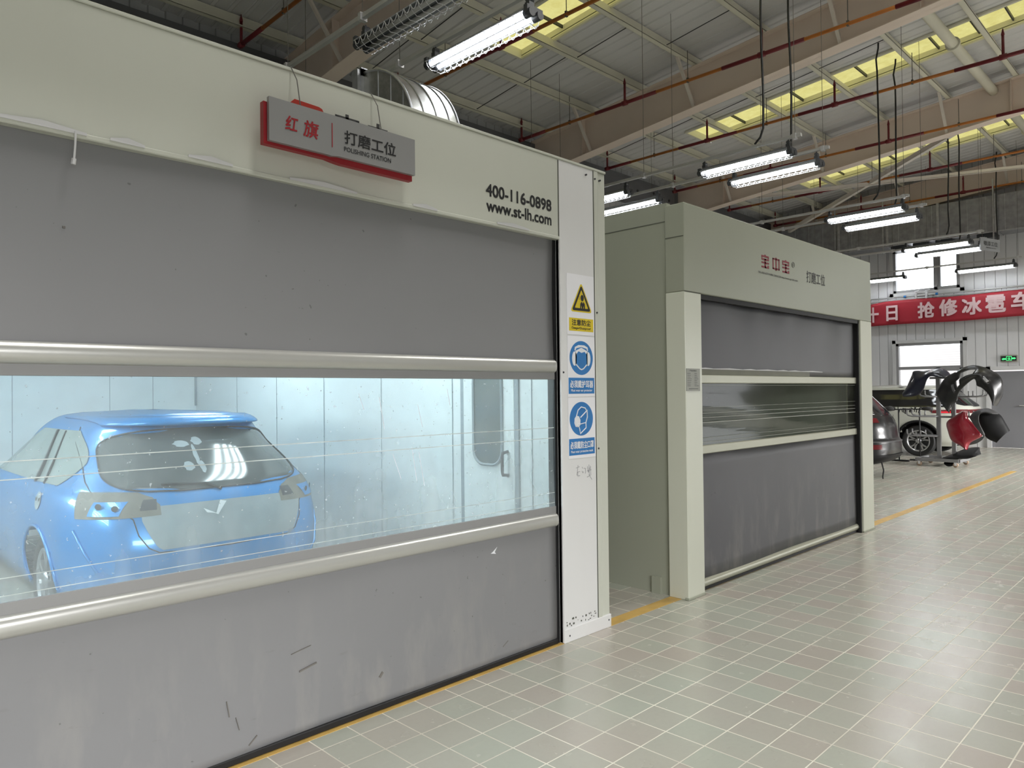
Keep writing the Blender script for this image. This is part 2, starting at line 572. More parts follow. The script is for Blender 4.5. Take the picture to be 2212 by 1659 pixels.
mat('aluminium', rgb(196, 196, 192), 0.30, 0.55, 0.03, 3, 0, 60, 0, None, (0.4, 1, 1))
mat('aluminium_old', rgb(176, 176, 160), 0.36, 0.35, 0.06, 3, 0, 60, 0, None, (0.4, 1, 1))
mat('edge_band', rgb(140, 140, 140), 0.5, 0.0, 0.03, 3)
mat('old_band', rgb(104, 104, 88), 0.5, 0.0, 0.08, 6)
mat('rubber_black', (0.008, 0.008, 0.009, 1), 0.55, 0.0, 0.2, 8)
mat('booth_inside', rgb(232, 238, 238), 0.4, 0.0, 0.02, 1.5)
mat('gasket', rgb(150, 160, 165), 0.5, 0.0, 0.08, 6)
mat('seam_line', rgb(92, 94, 86), 0.7, 0.0, 0.08, 6)
mat('yellow_paint', rgb(200, 164, 92), 0.45, 0.0, 0.14, 7)
mat('red_vinyl', rgb(150, 24, 34), 0.45, 0.0, 0.05, 6)
mat('orange_vinyl', rgb(176, 44, 26), 0.45, 0.0, 0.05, 6)
mat('maroon_vinyl', rgb(128, 34, 48), 0.45, 0.0, 0.06, 20)
mat('black_vinyl', rgb(26, 26, 28), 0.45, 0.0, 0.1, 20)
mat('grey_vinyl', rgb(66, 66, 66), 0.5, 0.0, 0.1, 20)
mat('sign_grey', rgb(146, 146, 146), 0.35, 0.1, 0.03, 3)
mat('paper_white', rgb(236, 236, 240), 0.55, 0.0, 0.02, 6)
mat('label_yellow', rgb(214, 190, 30), 0.5, 0.0, 0.05, 10)
mat('label_blue', rgb(40, 116, 182), 0.5, 0.0, 0.05, 10)
mat('label_white', rgb(228, 230, 234), 0.5, 0.0, 0.02, 10)
mat('plate_grey', rgb(150, 151, 142), 0.4, 0.2, 0.05, 12)
mat('scuff_grey', rgb(104, 100, 96), 0.6, 0.0, 0.15, 20)
mat('pencil', rgb(132, 132, 136), 0.7, 0.0, 0.2, 30)
mat('haze_dust_grey', rgb(150, 160, 165), 0.5, 0.0, 0.10, 7)  # serves window dust, fuel opening, and film haze painted on the tailgate
mat('lamp_cavity', rgb(112, 108, 100), 0.55, 0.0, 0.25, 12)
mat('tyre', (0.014, 0.014, 0.015, 1), 0.65, 0.0, 0.2, 8)
mat('rim_silver', rgb(186, 186, 188), 0.3, 0.7, 0.05, 8)
mat('plastic_black', (0.010, 0.010, 0.011, 1), 0.5, 0.0, 0.15, 8, spec=0.2)
mat('plastic_grey', (0.06, 0.06, 0.062, 1), 0.45, 0.0, 0.15, 8, spec=0.3)
mat('trolley_steel', rgb(140, 140, 142), 0.4, 0.4, 0.06, 8)
mat('stand_black', (0.02, 0.02, 0.022, 1), 0.5, 0.2, 0.1, 8)
mat('caster_wheel', rgb(150, 130, 112), 0.5, 0.0, 0.1, 8)
mat('banner_red', rgb(164, 34, 50), 0.6, 0.0, 0.07, 1.5)
mat('banner_text', rgb(222, 192, 196), 0.6, 0.0, 0.04, 5)
mat('window_frame', rgb(150, 150, 152), 0.4, 0.1, 0.03, 5)
mat('trim_white', rgb(205, 205, 206), 0.4, 0.0, 0.03, 5)
mat('door_grey', rgb(128, 128, 133), 0.5, 0.0, 0.05, 1.2)
mat('sign_back', rgb(150, 152, 156), 0.4, 0.2, 0.03, 4)
mat('girt_grey', rgb(104, 105, 110), 0.5, 0.1, 0.08, 2)
mat('navy_box', rgb(48, 48, 72), 0.45, 0.0, 0.06, 5)
mat('exit_frame', rgb(150, 148, 136), 0.5, 0.0, 0.03, 5)
mat('brick_out', rgb(220, 214, 212), 0.8, 0.0, 0.06, 4)
emat('exit_green', (0.10, 0.95, 0.28, 1), 1.3)
emat('tail_red', (1.0, 0.05, 0.07, 1), 0.9)
mat('tail_dark', rgb(92, 14, 20), 0.25, 0.0, 0.1, 10)

mat('yard_asphalt', rgb(96, 96, 96), 0.8, 0.0, 0.1, 3)
mat('sky_block_grey', rgb(110, 110, 108), 0.8, 0.0, 0.1, 2)

def glazing():
    q = NT('window_glass')
    tr = q.n('ShaderNodeBsdfTransparent'); tr.inputs[0].default_value = (0.97, 0.98, 0.98, 1)
    gl = q.n('ShaderNodeBsdfGlossy'); gl.inputs['Roughness'].default_value = 0.03
    q.l(q.bump(q.noise(q.pos(), 2.0, 2), 0.05, 0.02), gl.inputs['Normal'])
    mg = q.n('ShaderNodeMixShader'); mg.inputs[0].default_value = 0.05
    q.l(tr.outputs[0], mg.inputs[1]); q.l(gl.outputs[0], mg.inputs[2])
    q.l(mg.outputs[0], q.out.inputs[0]); q.t.nodes.remove(q.b)
glazing()

def outside_brick():
    q = NT('outside_bricks')
    p = q.pos()
    x, y, z = q.xyz(p)
    f = q.math('FRACT', q.math('DIVIDE', z, 0.075))
    g = q.math('SUBTRACT', 1.0, q.ramp(q.math('MINIMUM', f, q.math('SUBTRACT', 1.0, f)), 0.05, 0.14))
    q.l(q.mixc(q.math('MULTIPLY', g, 0.5), rgb(235, 228, 226), rgb(180, 176, 176)), q.b.inputs['Base Color'])
    q.b.inputs['Roughness'].default_value = 0.9
outside_brick()

# ------------------------------------------------------------------ roof profile
def z_raft_lo(y): return 7.14 - 0.0955 * y
def z_raft_hi(y): return 7.81 - 0.088 * y
def z_purl(y): return 7.82 - 0.088 * y
def z_deck(y): return 8.04 - 0.088 * y

XMIN, XMAX, YMIN, YMAX = -6.0, 22.4, -4.0, 10.8
# ------------------------------------------------------------------ setting
def structure():
    MB().box(XMIN - .2, XMAX + 4.0, YMIN - .2, YMAX + .2, -0.12, 0.0).build('floor', 'floor_tiles', kind='structure')
    # yellow line along the bay fronts
    MB().box(XMIN, 16.3, 3.03, 3.13, 0.0, 0.002).build('trim_1', 'yellow_paint', kind='structure')
    # yard outside the vehicle doors, with an unseen wall added to block the low sky
    MB().box(-14, 26, -12.3, YMIN - .2, -0.12, -0.01).build('ground_outside', 'yard_asphalt', kind='structure')
    MB().box(-14, 26, -12.3, -12.1, -0.01, 3.2).build('wall_sky_block', 'sky_block_grey', kind='structure')
    # walls
    b = MB()
    t = 0.12
    for (y0, y1, z0, z1) in FAR_CELLS:
        b.box(XMAX, XMAX + t, y0, y1, z0, z1)
    b.build('wall_far', 'ribbed_wall', kind='structure')
    MB().box(XMIN - t, XMAX + t, YMAX, YMAX + t, 0, 7.2).build('wall_left', 'ribbed_wall_side', kind='structure')
    MB().box(XMIN - t, XMIN, YMIN, YMAX, 0, 9.0).build('wall_back', 'ribbed_wall', kind='structure')
    b = MB()
    xs = XMIN
    for xa, xb in DOORS:
        b.box(xs, xa, YMIN - t, YMIN, 0, 8.8)
        b.box(xa, xb, YMIN - t, YMIN, DOOR_HEAD, 8.8)
        xs = xb
    b.box(xs, XMAX + t, YMIN - t, YMIN, 0, 8.8)
    b.build('wall_right', 'ribbed_wall_side', kind='structure')
    # deck with ribs along the slope, left open over the skylights
    b = MB()
    x = XMIN
    pitch, rw, rh = 0.24, 0.09, 0.014
    bands = [(c - .43, c + .43) for c in SKY_X]
    def strip(x0, x1, z0, z1, ya, yb):
        b.quad((x0, ya, z_deck(ya) + z0), (x1, ya, z_deck(ya) + z1), (x1, yb, z_deck(yb) + z1), (x0, yb, z_deck(yb) + z0))
    while x < XMAX:
        inb = any(x + pitch > a and x < c for a, c in bands)
        for ya, yb in (((YMIN, SKY_Y0), (SKY_Y1, YMAX)) if inb else ((YMIN, YMAX),)):
            strip(x, x + pitch - rw, 0, 0, ya, yb)
            strip(x + pitch - rw, x + pitch - rw + .02, 0, -rh, ya, yb)
            strip(x + pitch - rw + .02, x + pitch - .02, -rh, -rh, ya, yb)
            strip(x + pitch - .02, x + pitch, -rh, 0, ya, yb)
        if inb:  # trimmed edge pieces between opening and rib pitch
            for a, c in bands:
                if x < a < x + pitch: strip(x, a, 0, 0, SKY_Y0, SKY_Y1)
                if x < c < x + pitch: strip(c, x + pitch, 0, 0, SKY_Y0, SKY_Y1)
        x += pitch
    b.build('ceiling', 'roof_deck', kind='structure', solid=0.012)
    # skylight strips in the roof, the last one added out of view
    for i, c in enumerate(SKY_X):
        m = MB()
        za = 0.10
        m.quad((c - .43, SKY_Y0, z_deck(SKY_Y0) + za), (c + .43, SKY_Y0, z_deck(SKY_Y0) + za), (c + .43, SKY_Y1, z_deck(SKY_Y1) + za), (c - .43, SKY_Y1, z_deck(SKY_Y1) + za))
        wdw = m.build('window_%d' % (i + 3), 'skylight_sheet', kind='structure')
        fr = MB()
        for s in (-1, 1):
            x0 = c + s * .43
            fr.quad((x0, SKY_Y0, z_deck(SKY_Y0) - .02), (x0, SKY_Y1, z_deck(SKY_Y1) - .02), (x0, SKY_Y1, z_deck(SKY_Y1) + za), (x0, SKY_Y0, z_deck(SKY_Y0) + za))
            fr.tube([(x0 + s * .03, SKY_Y0, z_deck(SKY_Y0) - .03), (x0 + s * .03, SKY_Y1, z_deck(SKY_Y1) - .03)], .035, 8)
        for yy in (SKY_Y0, SKY_Y1):
            fr.box(c - .46, c + .46, yy - .02, yy + .03, z_deck(yy) - .05, z_deck(yy) + za)
        fr.build('window_frame', 'purlin_paint', wdw)
        br = MB()
        for yy in (7.64, 6.35, 5.1, 3.84, 3.2, 2.7):
            br.box(c - .43, c + .43, yy - .012, yy + .012, z_deck(yy) + .05, z_deck(yy) + .1)
        br.build('glazing_bar', 'lamp_cap', wdw)

# far wall split around its openings : window 1 (high), window 2 (low), a second high window, door
W1 = (5.36, 7.03, 4.27, 5.48)
W2 = (5.32, 6.99, 0.95, 2.84)
W3 = (-3.9, -2.0, 4.1, 5.5)
DR = (1.2, 4.70, 0.0, 2.02)
FAR_CELLS = []
def _cells():
    ys = sorted({YMIN, YMAX, *W1[:2], *W2[:2], *W3[:2], *DR[:2]})
    holes = (W1, W2, W3, DR)
    for a, b in zip(ys, ys[1:]):
        zs = [0.0]
        hs = sorted((h[2], h[3]) for h in holes if h[0] <= a + 1e-6 and h[1] >= b - 1e-6)
        z = 0.0
        for h0, h1 in hs:
            if h0 > z: FAR_CELLS.append((a, b, z, h0))
            z = h1
        FAR_CELLS.append((a, b, z, 8.9))
_cells()
structure()

def wall_window(n, W, mull, trans=None, vent=None):
    y0, y1, z0, z1 = W
    X = XMAX
    fr = MB()
    fw = 0.07
    fr.box(X - .03, X + .1, y0, y0 + fw, z0, z1).box(X - .03, X + .1, y1 - fw, y1, z0, z1)
    fr.box(X - .03, X + .1, y0, y1, z0, z0 + fw).box(X - .03, X + .1, y0, y1, z1 - fw, z1)
    for a, b in mull:
        fr.box(X - .02, X + .09, a, b, z0, z1 if trans is None else trans)
    if trans: fr.box(X - .02, X + .09, y0, y1, trans - .04, trans + .04)
    if vent:
        a, b, c, d = vent
        fr.box(X - .05, X + .02, a, a + .08, c, d).box(X - .05, X + .02, b - .08, b, c, d)
        fr.box(X - .05, X + .02, a, b, c, c + .08).box(X - .05, X + .02, a, b, d - .08, d)
    f = fr.build('window_%d' % n, 'window_frame', kind='structure')
    MB().box(X + .04, X + .05, y0 + .02, y1 - .02, z0 + .02, z1 - .02).build('window_pane', 'window_glass', f)
    t = MB()
    e = .09
    t.box(X - .05, X, y0 - e, y0, z0 - e, z1 + e).box(X - .05, X, y1, y1 + e, z0 - e, z1 + e)
    t.box(X - .05, X, y0 - e, y1 + e, z1, z1 + e).box(X - .05, X, y0 - e, y1 + e, z0 - e, z0)
    t.build('window_trim', 'trim_white', f)
wall_window(1, W1, ((5.83, 6.0),), None, (5.36, 5.98, 4.27, 5.48))
wall_window(2, W2, ((5.88, 5.98),), 2.14, (5.32, 5.95, 1.0, 2.12))
wall_window(8, W3, ((-3.0, -2.9),))
# bright brick yard wall outside the lower window
MB().box(XMAX + 3.4, XMAX + 3.6, 0.0, 12.0, -0.1, 2.9).build('wall_outside', 'outside_bricks', kind='structure')

def far_door():
    y0, y1, z0, z1 = DR
    d = MB().bbox(XMAX + .02, XMAX + .09, y0, y1, 0.01, z1 - .03, .01).build('door_1', 'door_grey', kind='structure')
    MB().box(XMAX - .06, XMAX, y1, y1 + .1, 0, z1 + .1).box(XMAX - .06, XMAX, y0 - .1, y1 + .1, z1, z1 + .1).build('door_frame', 'trim_white', d)
    MB().cyl((XMAX - .04, 3.93, 1.10), (XMAX - .04, 4.08, 1.10), .012, 8).box(XMAX - .04, XMAX + .03, 3.95, 3.97, 1.09, 1.11).box(XMAX - .04, XMAX + .03, 4.04, 4.06, 1.09, 1.11).build('door_handle', 'aluminium', d)
    MB().box(XMAX + .08, XMAX + .1, 4.2, 4.66, .08, 1.06).build('door_panel', 'door_grey', d)
far_door()

# ------------------------------------------------------------------ roof steel
def rafter(x, label):
    r = thing('roof_rafter', label, 'roof beam', (x, 2.0, z_raft_lo(2.0)), 'beige roof rafters')
    ya, yb = YMIN + .02, YMAX - .05
    MB().prism([(x - .006, ya, z_raft_lo(ya)), (x - .006, yb, z_raft_lo(yb)), (x - .006, yb, z_raft_hi(yb)), (x - .006, ya, z_raft_hi(ya))], (.012, 0, 0)).build('web', 'rafter_paint', r)
    for nm, fn, s in (('bottom_flange', z_raft_lo, 1), ('top_flange', z_raft_hi, -1)):
        MB().prism([(x - .13, ya, fn(ya)), (x - .13, yb, fn(yb)), (x - .13, yb, fn(yb) + s * .014), (x - .13, ya, fn(ya) + s * .014)], (.26, 0, 0)).build(nm, 'rafter_paint', r)
    for y in (9.2, 3.1):
        MB().box(x - .12, x + .12, y - .006, y + .006, z_raft_lo(y) + .01, z_raft_hi(y) - .01).build('stiffener', 'rafter_paint', r)
    MB().box(x - .13, x + .13, yb - .45, yb, 0.0, z_raft_lo(yb)).build('column', 'rafter_paint', r)
    for i, y in enumerate(PURLIN_Y):
        if i % 2 == 1 and y < 9.5:
            for s in (-1, 1):
                a = Vector((x + s * .62, y - .02, z_purl(y) + .01)); c = Vector((x + s * .1, y - .02, z_raft_lo(y) + .02))
                MB().prism([a, a + Vector((.05, 0, 0)), c + Vector((.05, 0, 0)), c], (0, .05, 0)).build('fly_brace', 'brace_paint', r)
PURLIN_Y = [10.25, 9.0, 7.86, 6.7, 5.43, 4.2, 3.05, 1.9, 0.75, -0.45, -1.7, -3.0]
RN = ('beige roof beam over the first booth, behind the unlit lamp',
      'beige roof beam ending above the right top corner of the first booth',
      'beige roof beam above the second booth, crossed by black hanging cables',
      'beige roof beam against the far wall above the long duct')
for x, n in zip((5.69, 11.3, 16.85, 22.25), RN):
    rafter(x, n)

def purlin(y, label):
    zp = z_purl(y)
    h = .19
    m = MB()
    # Z section: web towards the wall side, flanges
    for (xa, xb) in ((XMIN, XMAX - .02),):
        m.box(xa, xb, y - .003, y + .003, zp, zp + h)
        m.box(xa, xb, y - .09, y, zp, zp + .006)
        m.box(xa, xb, y, y + .07, zp + h - .006, zp + h)
        m.box(xa, xb, y - .09, y - .084, zp, zp + .025)
    return m.build('roof_purlin', 'purlin_paint', None, label=label, cat='roof beam', group='steel purlins under the roof deck')
PL = ['first purlin from the left wall, at the eaves behind the booths', 'second purlin from the left wall, passing under the lower skylight ends',
      'third purlin from the left wall', 'fourth purlin from the left wall', 'fifth purlin from the left wall', 'sixth purlin from the left wall',
      'seventh purlin from the left wall, beside the round strut', 'eighth purlin from the left wall', 'ninth purlin from the left wall']
for y, n in zip(PURLIN_Y[:9], PL):
    purlin(y, 'long pale steel ' + n)
# round strut with bolted joint
r = thing('round_strut', 'thick round pale steel strut under the roof, with a bolted joint', 'strut', (14, 3.4, 7.30))
MB().tube([(XMIN, 3.4, 7.40), (XMAX - .1, 3.4, 7.40)], .085, 16).build('pipe', 'purlin_paint', r, True)
for xx in (14.0, 20.0, 8.2):
    MB().tube([(xx - .02, 3.4, 7.40), (xx + .02, 3.4, 7.40)], .115, 16).build('joint_ring', 'purlin_paint', r, True)
# eaves strut / gutter box seen over the first booth
r = thing('eaves_girt', 'dark grey bolted girt along the top of the left wall', 'girt', (8, YMAX - .2, 6.25))
MB().box(XMIN, XMAX, YMAX - .22, YMAX - .01, 6.25, 6.86).build('girt_web', 'girt_grey', r)
for k in range(30):
    x = 1.0 + k * .7
    MB().tube([(x, YMAX - .235, 6.62 if k % 2 else 6.56), (x, YMAX - .219, 6.62 if k % 2 else 6.56)], .035, 8).build('bolt', 'cable_black', r)
def sag_rods():
    k = 0
    names = []
    for x, i in ((9.3, 1), (9.3, 2), (9.4, 3), (10.3, 4), (13.3, 2), (13.4, 3), (13.4, 4), (13.3, 5), (13.3, 1), (6.9, 1), (7.0, 2), (18.8, 2), (18.8, 3)):
        ya, yb = PURLIN_Y[i], PURLIN_Y[i - 1]
        MB().tube([(x, ya, z_purl(ya) + .10), (x, yb, z_purl(yb) + .05)], .008, 6).build('sag_rod', 'lamp_cap', None, label='thin dark steel rod tying two neighbouring purlins under the roof deck', cat='rod', group='sag rods between the purlins')
sag_rods()
# diagonal bracing in the last bay
for a, b, n, rr in (((21.4, 9.6, 6.30), (17.05, 4.0, 6.84), 'long diagonal flat brace crossing the skylight near the far wall', .05),
                    ((17.3, 8.6, 6.40), (21.3, 3.4, 6.86), 'long pale diagonal brace passing above the far duct, behind the black cables', .04)):
    a, b = Vector(a), Vector(b)
    d = (b - a).normalized(); sd = d.cross(Vector((0, 0, 1))).normalized()
    m = MB()
    m.prism([a - sd * rr, a + sd * rr, b + sd * rr, b - sd * rr], (0, 0, .012))
    m.prism([a + sd * rr, a + sd * (rr - .01), b + sd * (rr - .01), b + sd * rr], (0, 0, 2 * rr))
    m.build('diagonal_brace', 'brace_paint', None, label=n, cat='brace')

# ------------------------------------------------------------------ sprinkler pipes
def sprinkler(x, z, heads, y0, y1, label):
    r = thing('sprinkler_pipe', label, 'pipe', (x, (y0 + y1) / 2, z), 'sprinkler pipes under the roof')
    MB().tube([(x, y0, z), (x, y1, z)], .027, 10).build('pipe', 'pipe_orange', r, True, label='orange painted pipe run')
    for hy in heads:
        a, b = max(y0, hy - .66), min(y1, hy + .66)
        MB().tube([(x, a, z), (x, b, z)], .032, 10).tube([(x, hy - .05, z), (x, hy + .05, z)], .045, 10).build('red_section', 'pipe_red', r, True, label='dark red painted pipe section')
        m = MB().tube([(x, hy, z), (x, hy, z + .34)], .021, 8)
        m.tube([(x, hy, z + .34), (x, hy, z + .37), (x, hy, z + .44)], [.026, .022, .006], 8)
        m.build('sprinkler_head', 'pipe_red', r, True)
        for k in (-1,):
            MB().tube([(x, hy + 1.28, z), (x, hy + 1.28, z + .5)], .006, 6).box(x - .02, x + .02, hy + 1.265, hy + 1.295, z - .03, z + .045).build('pipe_hanger', 'thin_wire', r)
HY = [10.2 - 2.55 * i for i in range(5)]
SPX = ((4.68, 'orange and red sprinkler pipe above the left part of the first booth'),
       (7.46, 'brown and red sprinkler pipe passing behind the large lit caged lamp'),
       (10.5, 'red and orange sprinkler pipe in front of the main roof beam'),
       (13.3, 'red and orange sprinkler pipe passing below the middle skylights'),
       (16.1, 'red and orange sprinkler pipe in front of the roof beam above the second booth'),
       (18.9, 'red and orange sprinkler pipe below the last skylight strip'),
       (21.75, 'red sprinkler pipe nearest the far wall, above the long duct'))
for x, n in SPX:
    sprinkler(x, 6.67, HY, -1.6, 10.2, n)

# ------------------------------------------------------------------ lamps
def make_lamp(lit, loc, label, group):
    x, y, z = loc
    r = thing('tube_lamp', label, 'lamp', loc, group)
    L = .615
    w1, w2 = .055, .105
    # tray: shallow white trough over the two tubes
    sec = [(-w2, -.010), (-w2 - .006, -.004), (-w1, .035), (w1, .035), (w2 + .006, -.004), (w2, -.010), (w1 - .004, .028), (-w1 + .004, .028)]
    MB().prism([(x + a, y - L, z + b) for a, b in sec], (0, 2 * L, 0)).build('reflector_tray', 'lamp_tray', r)
    MB().box(x - .03, x + .03, y - L, y + L, z + .036, z + .062).build('housing', 'lamp_tray_back', r)
    for s in (-1, 1):
        MB().tube([(x + s * .048, y - L + .01, z - .012), (x + s * .048, y + L - .01, z - .012)], .0165 if lit else .019, 10).build('lamp_tube', 'tube_lit' if lit else 'tube_glass_off', r, True)
    for e in (-1, 1):
        m = MB()
        for s in (-1, 1):
            m.tube([(x + s * .048, y + e * (L - .02), z - .012), (x + s * .048, y + e * (L + .055), z - .012)], .036, 14)
        m.box(x - .09, x + .09, min(y + e * L, y + e * (L + .04)), max(y + e * L, y + e * (L + .04)), z - .02, z + .045)
        m.build('end_cap', 'lamp_cap', r)
    # wire guard
    g = MB()
    prof = [(-.11, -.005), (-.10, -.045), (-.055, -.075), (0, -.066), (.055, -.075), (.10, -.045), (.11, -.005)]
    for a, b in (prof[0], (-.08, -.065), prof[3], (.08, -.065), prof[6]):
        g.tube([(x + a, y - L, z + b), (x + a, y + L, z + b)], .0032, 5)
    for k in range(15):
        yy = y - L + .02 + k * (2 * L - .04) / 14
        g.tube([(x + a, yy, z + b) for a, b in prof], .0026, 5)
    for s in (-1, 1):   # scalloped lower edge wires
        pts = []
        for k in range(14 * 6 + 1):
            t = k / 6
            pts.append((x + s * .112, y - L + .02 + t * (2 * L - .04) / 14, z - .006 - .05 * abs(math.sin(PI * t))))
        g.tube(pts, .0026, 4)
    g.build('wire_guard', 'wire_steel', r)
    for e in (-1, 1):
        yy = y + e * (L - .02)
        MB().box(x - .03, x + .03, yy - .025, yy + .025, z + .06, z + .10).tube([(x, yy, z + .1), (x, yy, z + .155)], .008, 6).tube([(x - .025, yy, z + .12), (x + .03, yy, z + .12)], .024, 8).build('hanger', 'lamp_cap', r)
    return r
LG = 'twin tube lamps hanging in pairs under the roof'
lamp_on = make_lamp(True, (4.21, 4.58, 4.59), 'large lit twin tube lamp in a wire guard, nearest over the first booth', LG)
lamp_off = make_lamp(False, (3.46, 4.58, 4.53), 'unlit grey twin tube lamp in a wire guard above the hanging sign', LG)
for x, y, n in ((9.01, 4.63, 'lit tube lamp, left one of the pair over the gap between the booths'),
                (9.75, 4.58, 'lit tube lamp, right and lower one of the pair over the second booth front'),
                (9.01, 7.15, 'lit tube lamp half hidden behind the top corner of the first booth'),
                (9.75, 7.08, 'lit tube lamp just above the top left corner of the second booth'),
                (13.17, 4.57, 'lit tube lamp, upper one of the pair in front of the long far duct'),
                (14.04, 4.6, 'lit tube lamp, lower one of the pair in front of the long far duct'),
                (17.3, 4.57, 'lit tube lamp, upper one of the pair crossing the top of the high window'),
                (18.2, 4.57, 'lit tube lamp, lower one of the pair crossing the high window'),
                (21.45, 4.57, 'lit tube lamp close to the far wall, right of the high window'),
                (21.45, 7.08, 'lit tube lamp close to the far wall, cut off by the second booth')):
    dup(lamp_on, (x, y, 4.59), n, LG)

def rail(x, y0, y1, label, z=4.77):
    r = thing('lamp_rail', label, 'rail', (x, (y0 + y1) / 2, z), 'steel rails carrying the lamps')
    MB().box(x - .021, x + .021, y0, y1, z - .018, z + .018).build('channel', 'channel_steel', r)
    for y in (y0 + .08, y1 - .08, (y0 + y1) / 2):
        MB().box(x - .035, x + .035, y - .02, y + .02, z - .035, z + .03).box(x - .012, x + .012, y - .05, y + .05, z + .018, z + .03).build('clamp', 'wire_steel', r)
        MB().tube([(x, y, z + .02), (x, y, z_deck(y) - .05)], .0035, 5).build('suspension_wire', 'thin_wire', r)
for x, y0, y1, n in ((3.46, 3.85, 6.6, 'steel lamp rail over the unlit lamp, ending in a clamp at the first booth top'),
                     (4.21, 3.85, 7.6, 'steel lamp rail above the large lit lamp'),
                     (9.01, 3.87, 8.6, 'steel lamp rail of the upper row between the booths'),
                     (9.75, 3.82, 8.6, 'steel lamp rail of the lower row between the booths'),
                     (13.17, 3.87, 9.0, 'steel lamp rail above the upper lamp in front of the far duct'),
                     (14.04, 3.85, 9.0, 'steel lamp rail above the lower lamp in front of the far duct'),
                     (17.3, 3.7, 8.6, 'thin lamp rail ending beside the small grey hanging sign'),
                     (18.2, 3.85, 7.6, 'thin lamp rail behind the small grey hanging sign'),
                     (21.45, 3.80, 8.0, 'thin lamp rail nearest the far wall across the high window')):
    rail(x, y0, y1, n)

def cable(x, y, ztop, zend, label, bend=.10):
    p = [(x, y - .02, z_purl(y) + .02), (x + .05, y, z_purl(y) - .05), (x, y + .02, z_purl(y) - .25)] if ztop is None else [(x, y, ztop)]
    z0 = p[-1][2]
    n = 10
    for k in range(1, n):
        t = k / n
        p.append((x + .012 * math.sin(7 * t + x), y + .01 * math.sin(5 * t + 2 * x), z0 + (zend + .3 - z0) * t))
    p += [(x, y, zend + .18), (x, y + bend * .35, zend + .07), (x, y + bend, zend)]
    MB().tube(p, .014, 8).build('power_cable', 'cable_black', None, True, label=label, cat='cable', group='black cables hanging down to the lamp rails')
for x, y, b, n in ((9.01, 4.37, .12, 'black cable dropping to the upper lamp rail between the booths, curving at its foot'),
                   (9.75, 4.33, .02, 'straight black cable ending above the upper lamp between the booths'),
                   (13.17, 4.33, .10, 'black cable in front of the second roof beam, curving at its foot'),
                   (14.04, 4.33, .08, 'black cable with a kinked top beside a skylight corner'),
                   (17.3, 4.33, .05, 'black cable with a kinked top ending above the long duct, left of two'),
                   (18.2, 4.34, .02, 'straight black cable ending above the long duct, right of two'),
                   (21.45, 4.31, .08, 'short looking black cable nearest the far wall')):
    cable(x, y, None, 4.80, n, b)

# ------------------------------------------------------------------ polishing booths
def booth(x0, x1, yf, yb, ztop, zop, pl, pr, label, old, base_y=None):
    """x0..x1 outside width, opening between pl and pr, opening head zop"""
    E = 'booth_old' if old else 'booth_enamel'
    r = thing('polishing_booth', label, 'booth', ((x0 + x1) / 2, (yf + yb) / 2, 0))
    d = .17
    MB().bbox(x0, x1 if old else pr, yf, yf + d, zop, ztop, .006).build('header_panel', E, r)
    ptop = zop if old else ztop
    MB().bbox(pr, x1 if old else 3.80, yf, yf + (d if old else .085), 0, ptop - .001, .005).build('post', 'booth_enamel_white' if not old else 'booth_post_old', r)
    MB().bbox(x0, pl, yf, yf + d, 0, zop - .001, .005).build('post', 'booth_post_old' if old else E, r)
    # shell
    t = .05
    xs0, xs1 = x0 + .03, x1 - .03
    for nm, a, b in (('side_wall', xs0, xs0 + t), ('side_wall', xs1 - t, xs1)):
        MB().box(a, b, yf + d, yb, 0, ztop + (.03 if old else -.03)).build(nm, [E], r)
    MB().box(xs0 + t, xs1 - t, yb - t, yb, 0, ztop - .03).build('rear_wall', E, r)
    MB().box(xs0 + t, xs1 - t, yf + d, yb - t, ztop - .03 - t, ztop - .031).build('roof_panel', E, r)
    # lining
    li = .004
    MB().box(xs0 + t, xs0 + t + li, yf + d, yb - t, 0, ztop - .09).box(xs1 - t - li, xs1 - t, yf + d, yb - t, 0, ztop - .09).box(xs0 + t, xs1 - t, yb - t - li, yb - t, 0, ztop - .09).box(xs0 + t, xs1 - t, yf + d, yb - t, ztop - .09, ztop - .085).build('inner_lining', 'booth_inside', r)
    return r

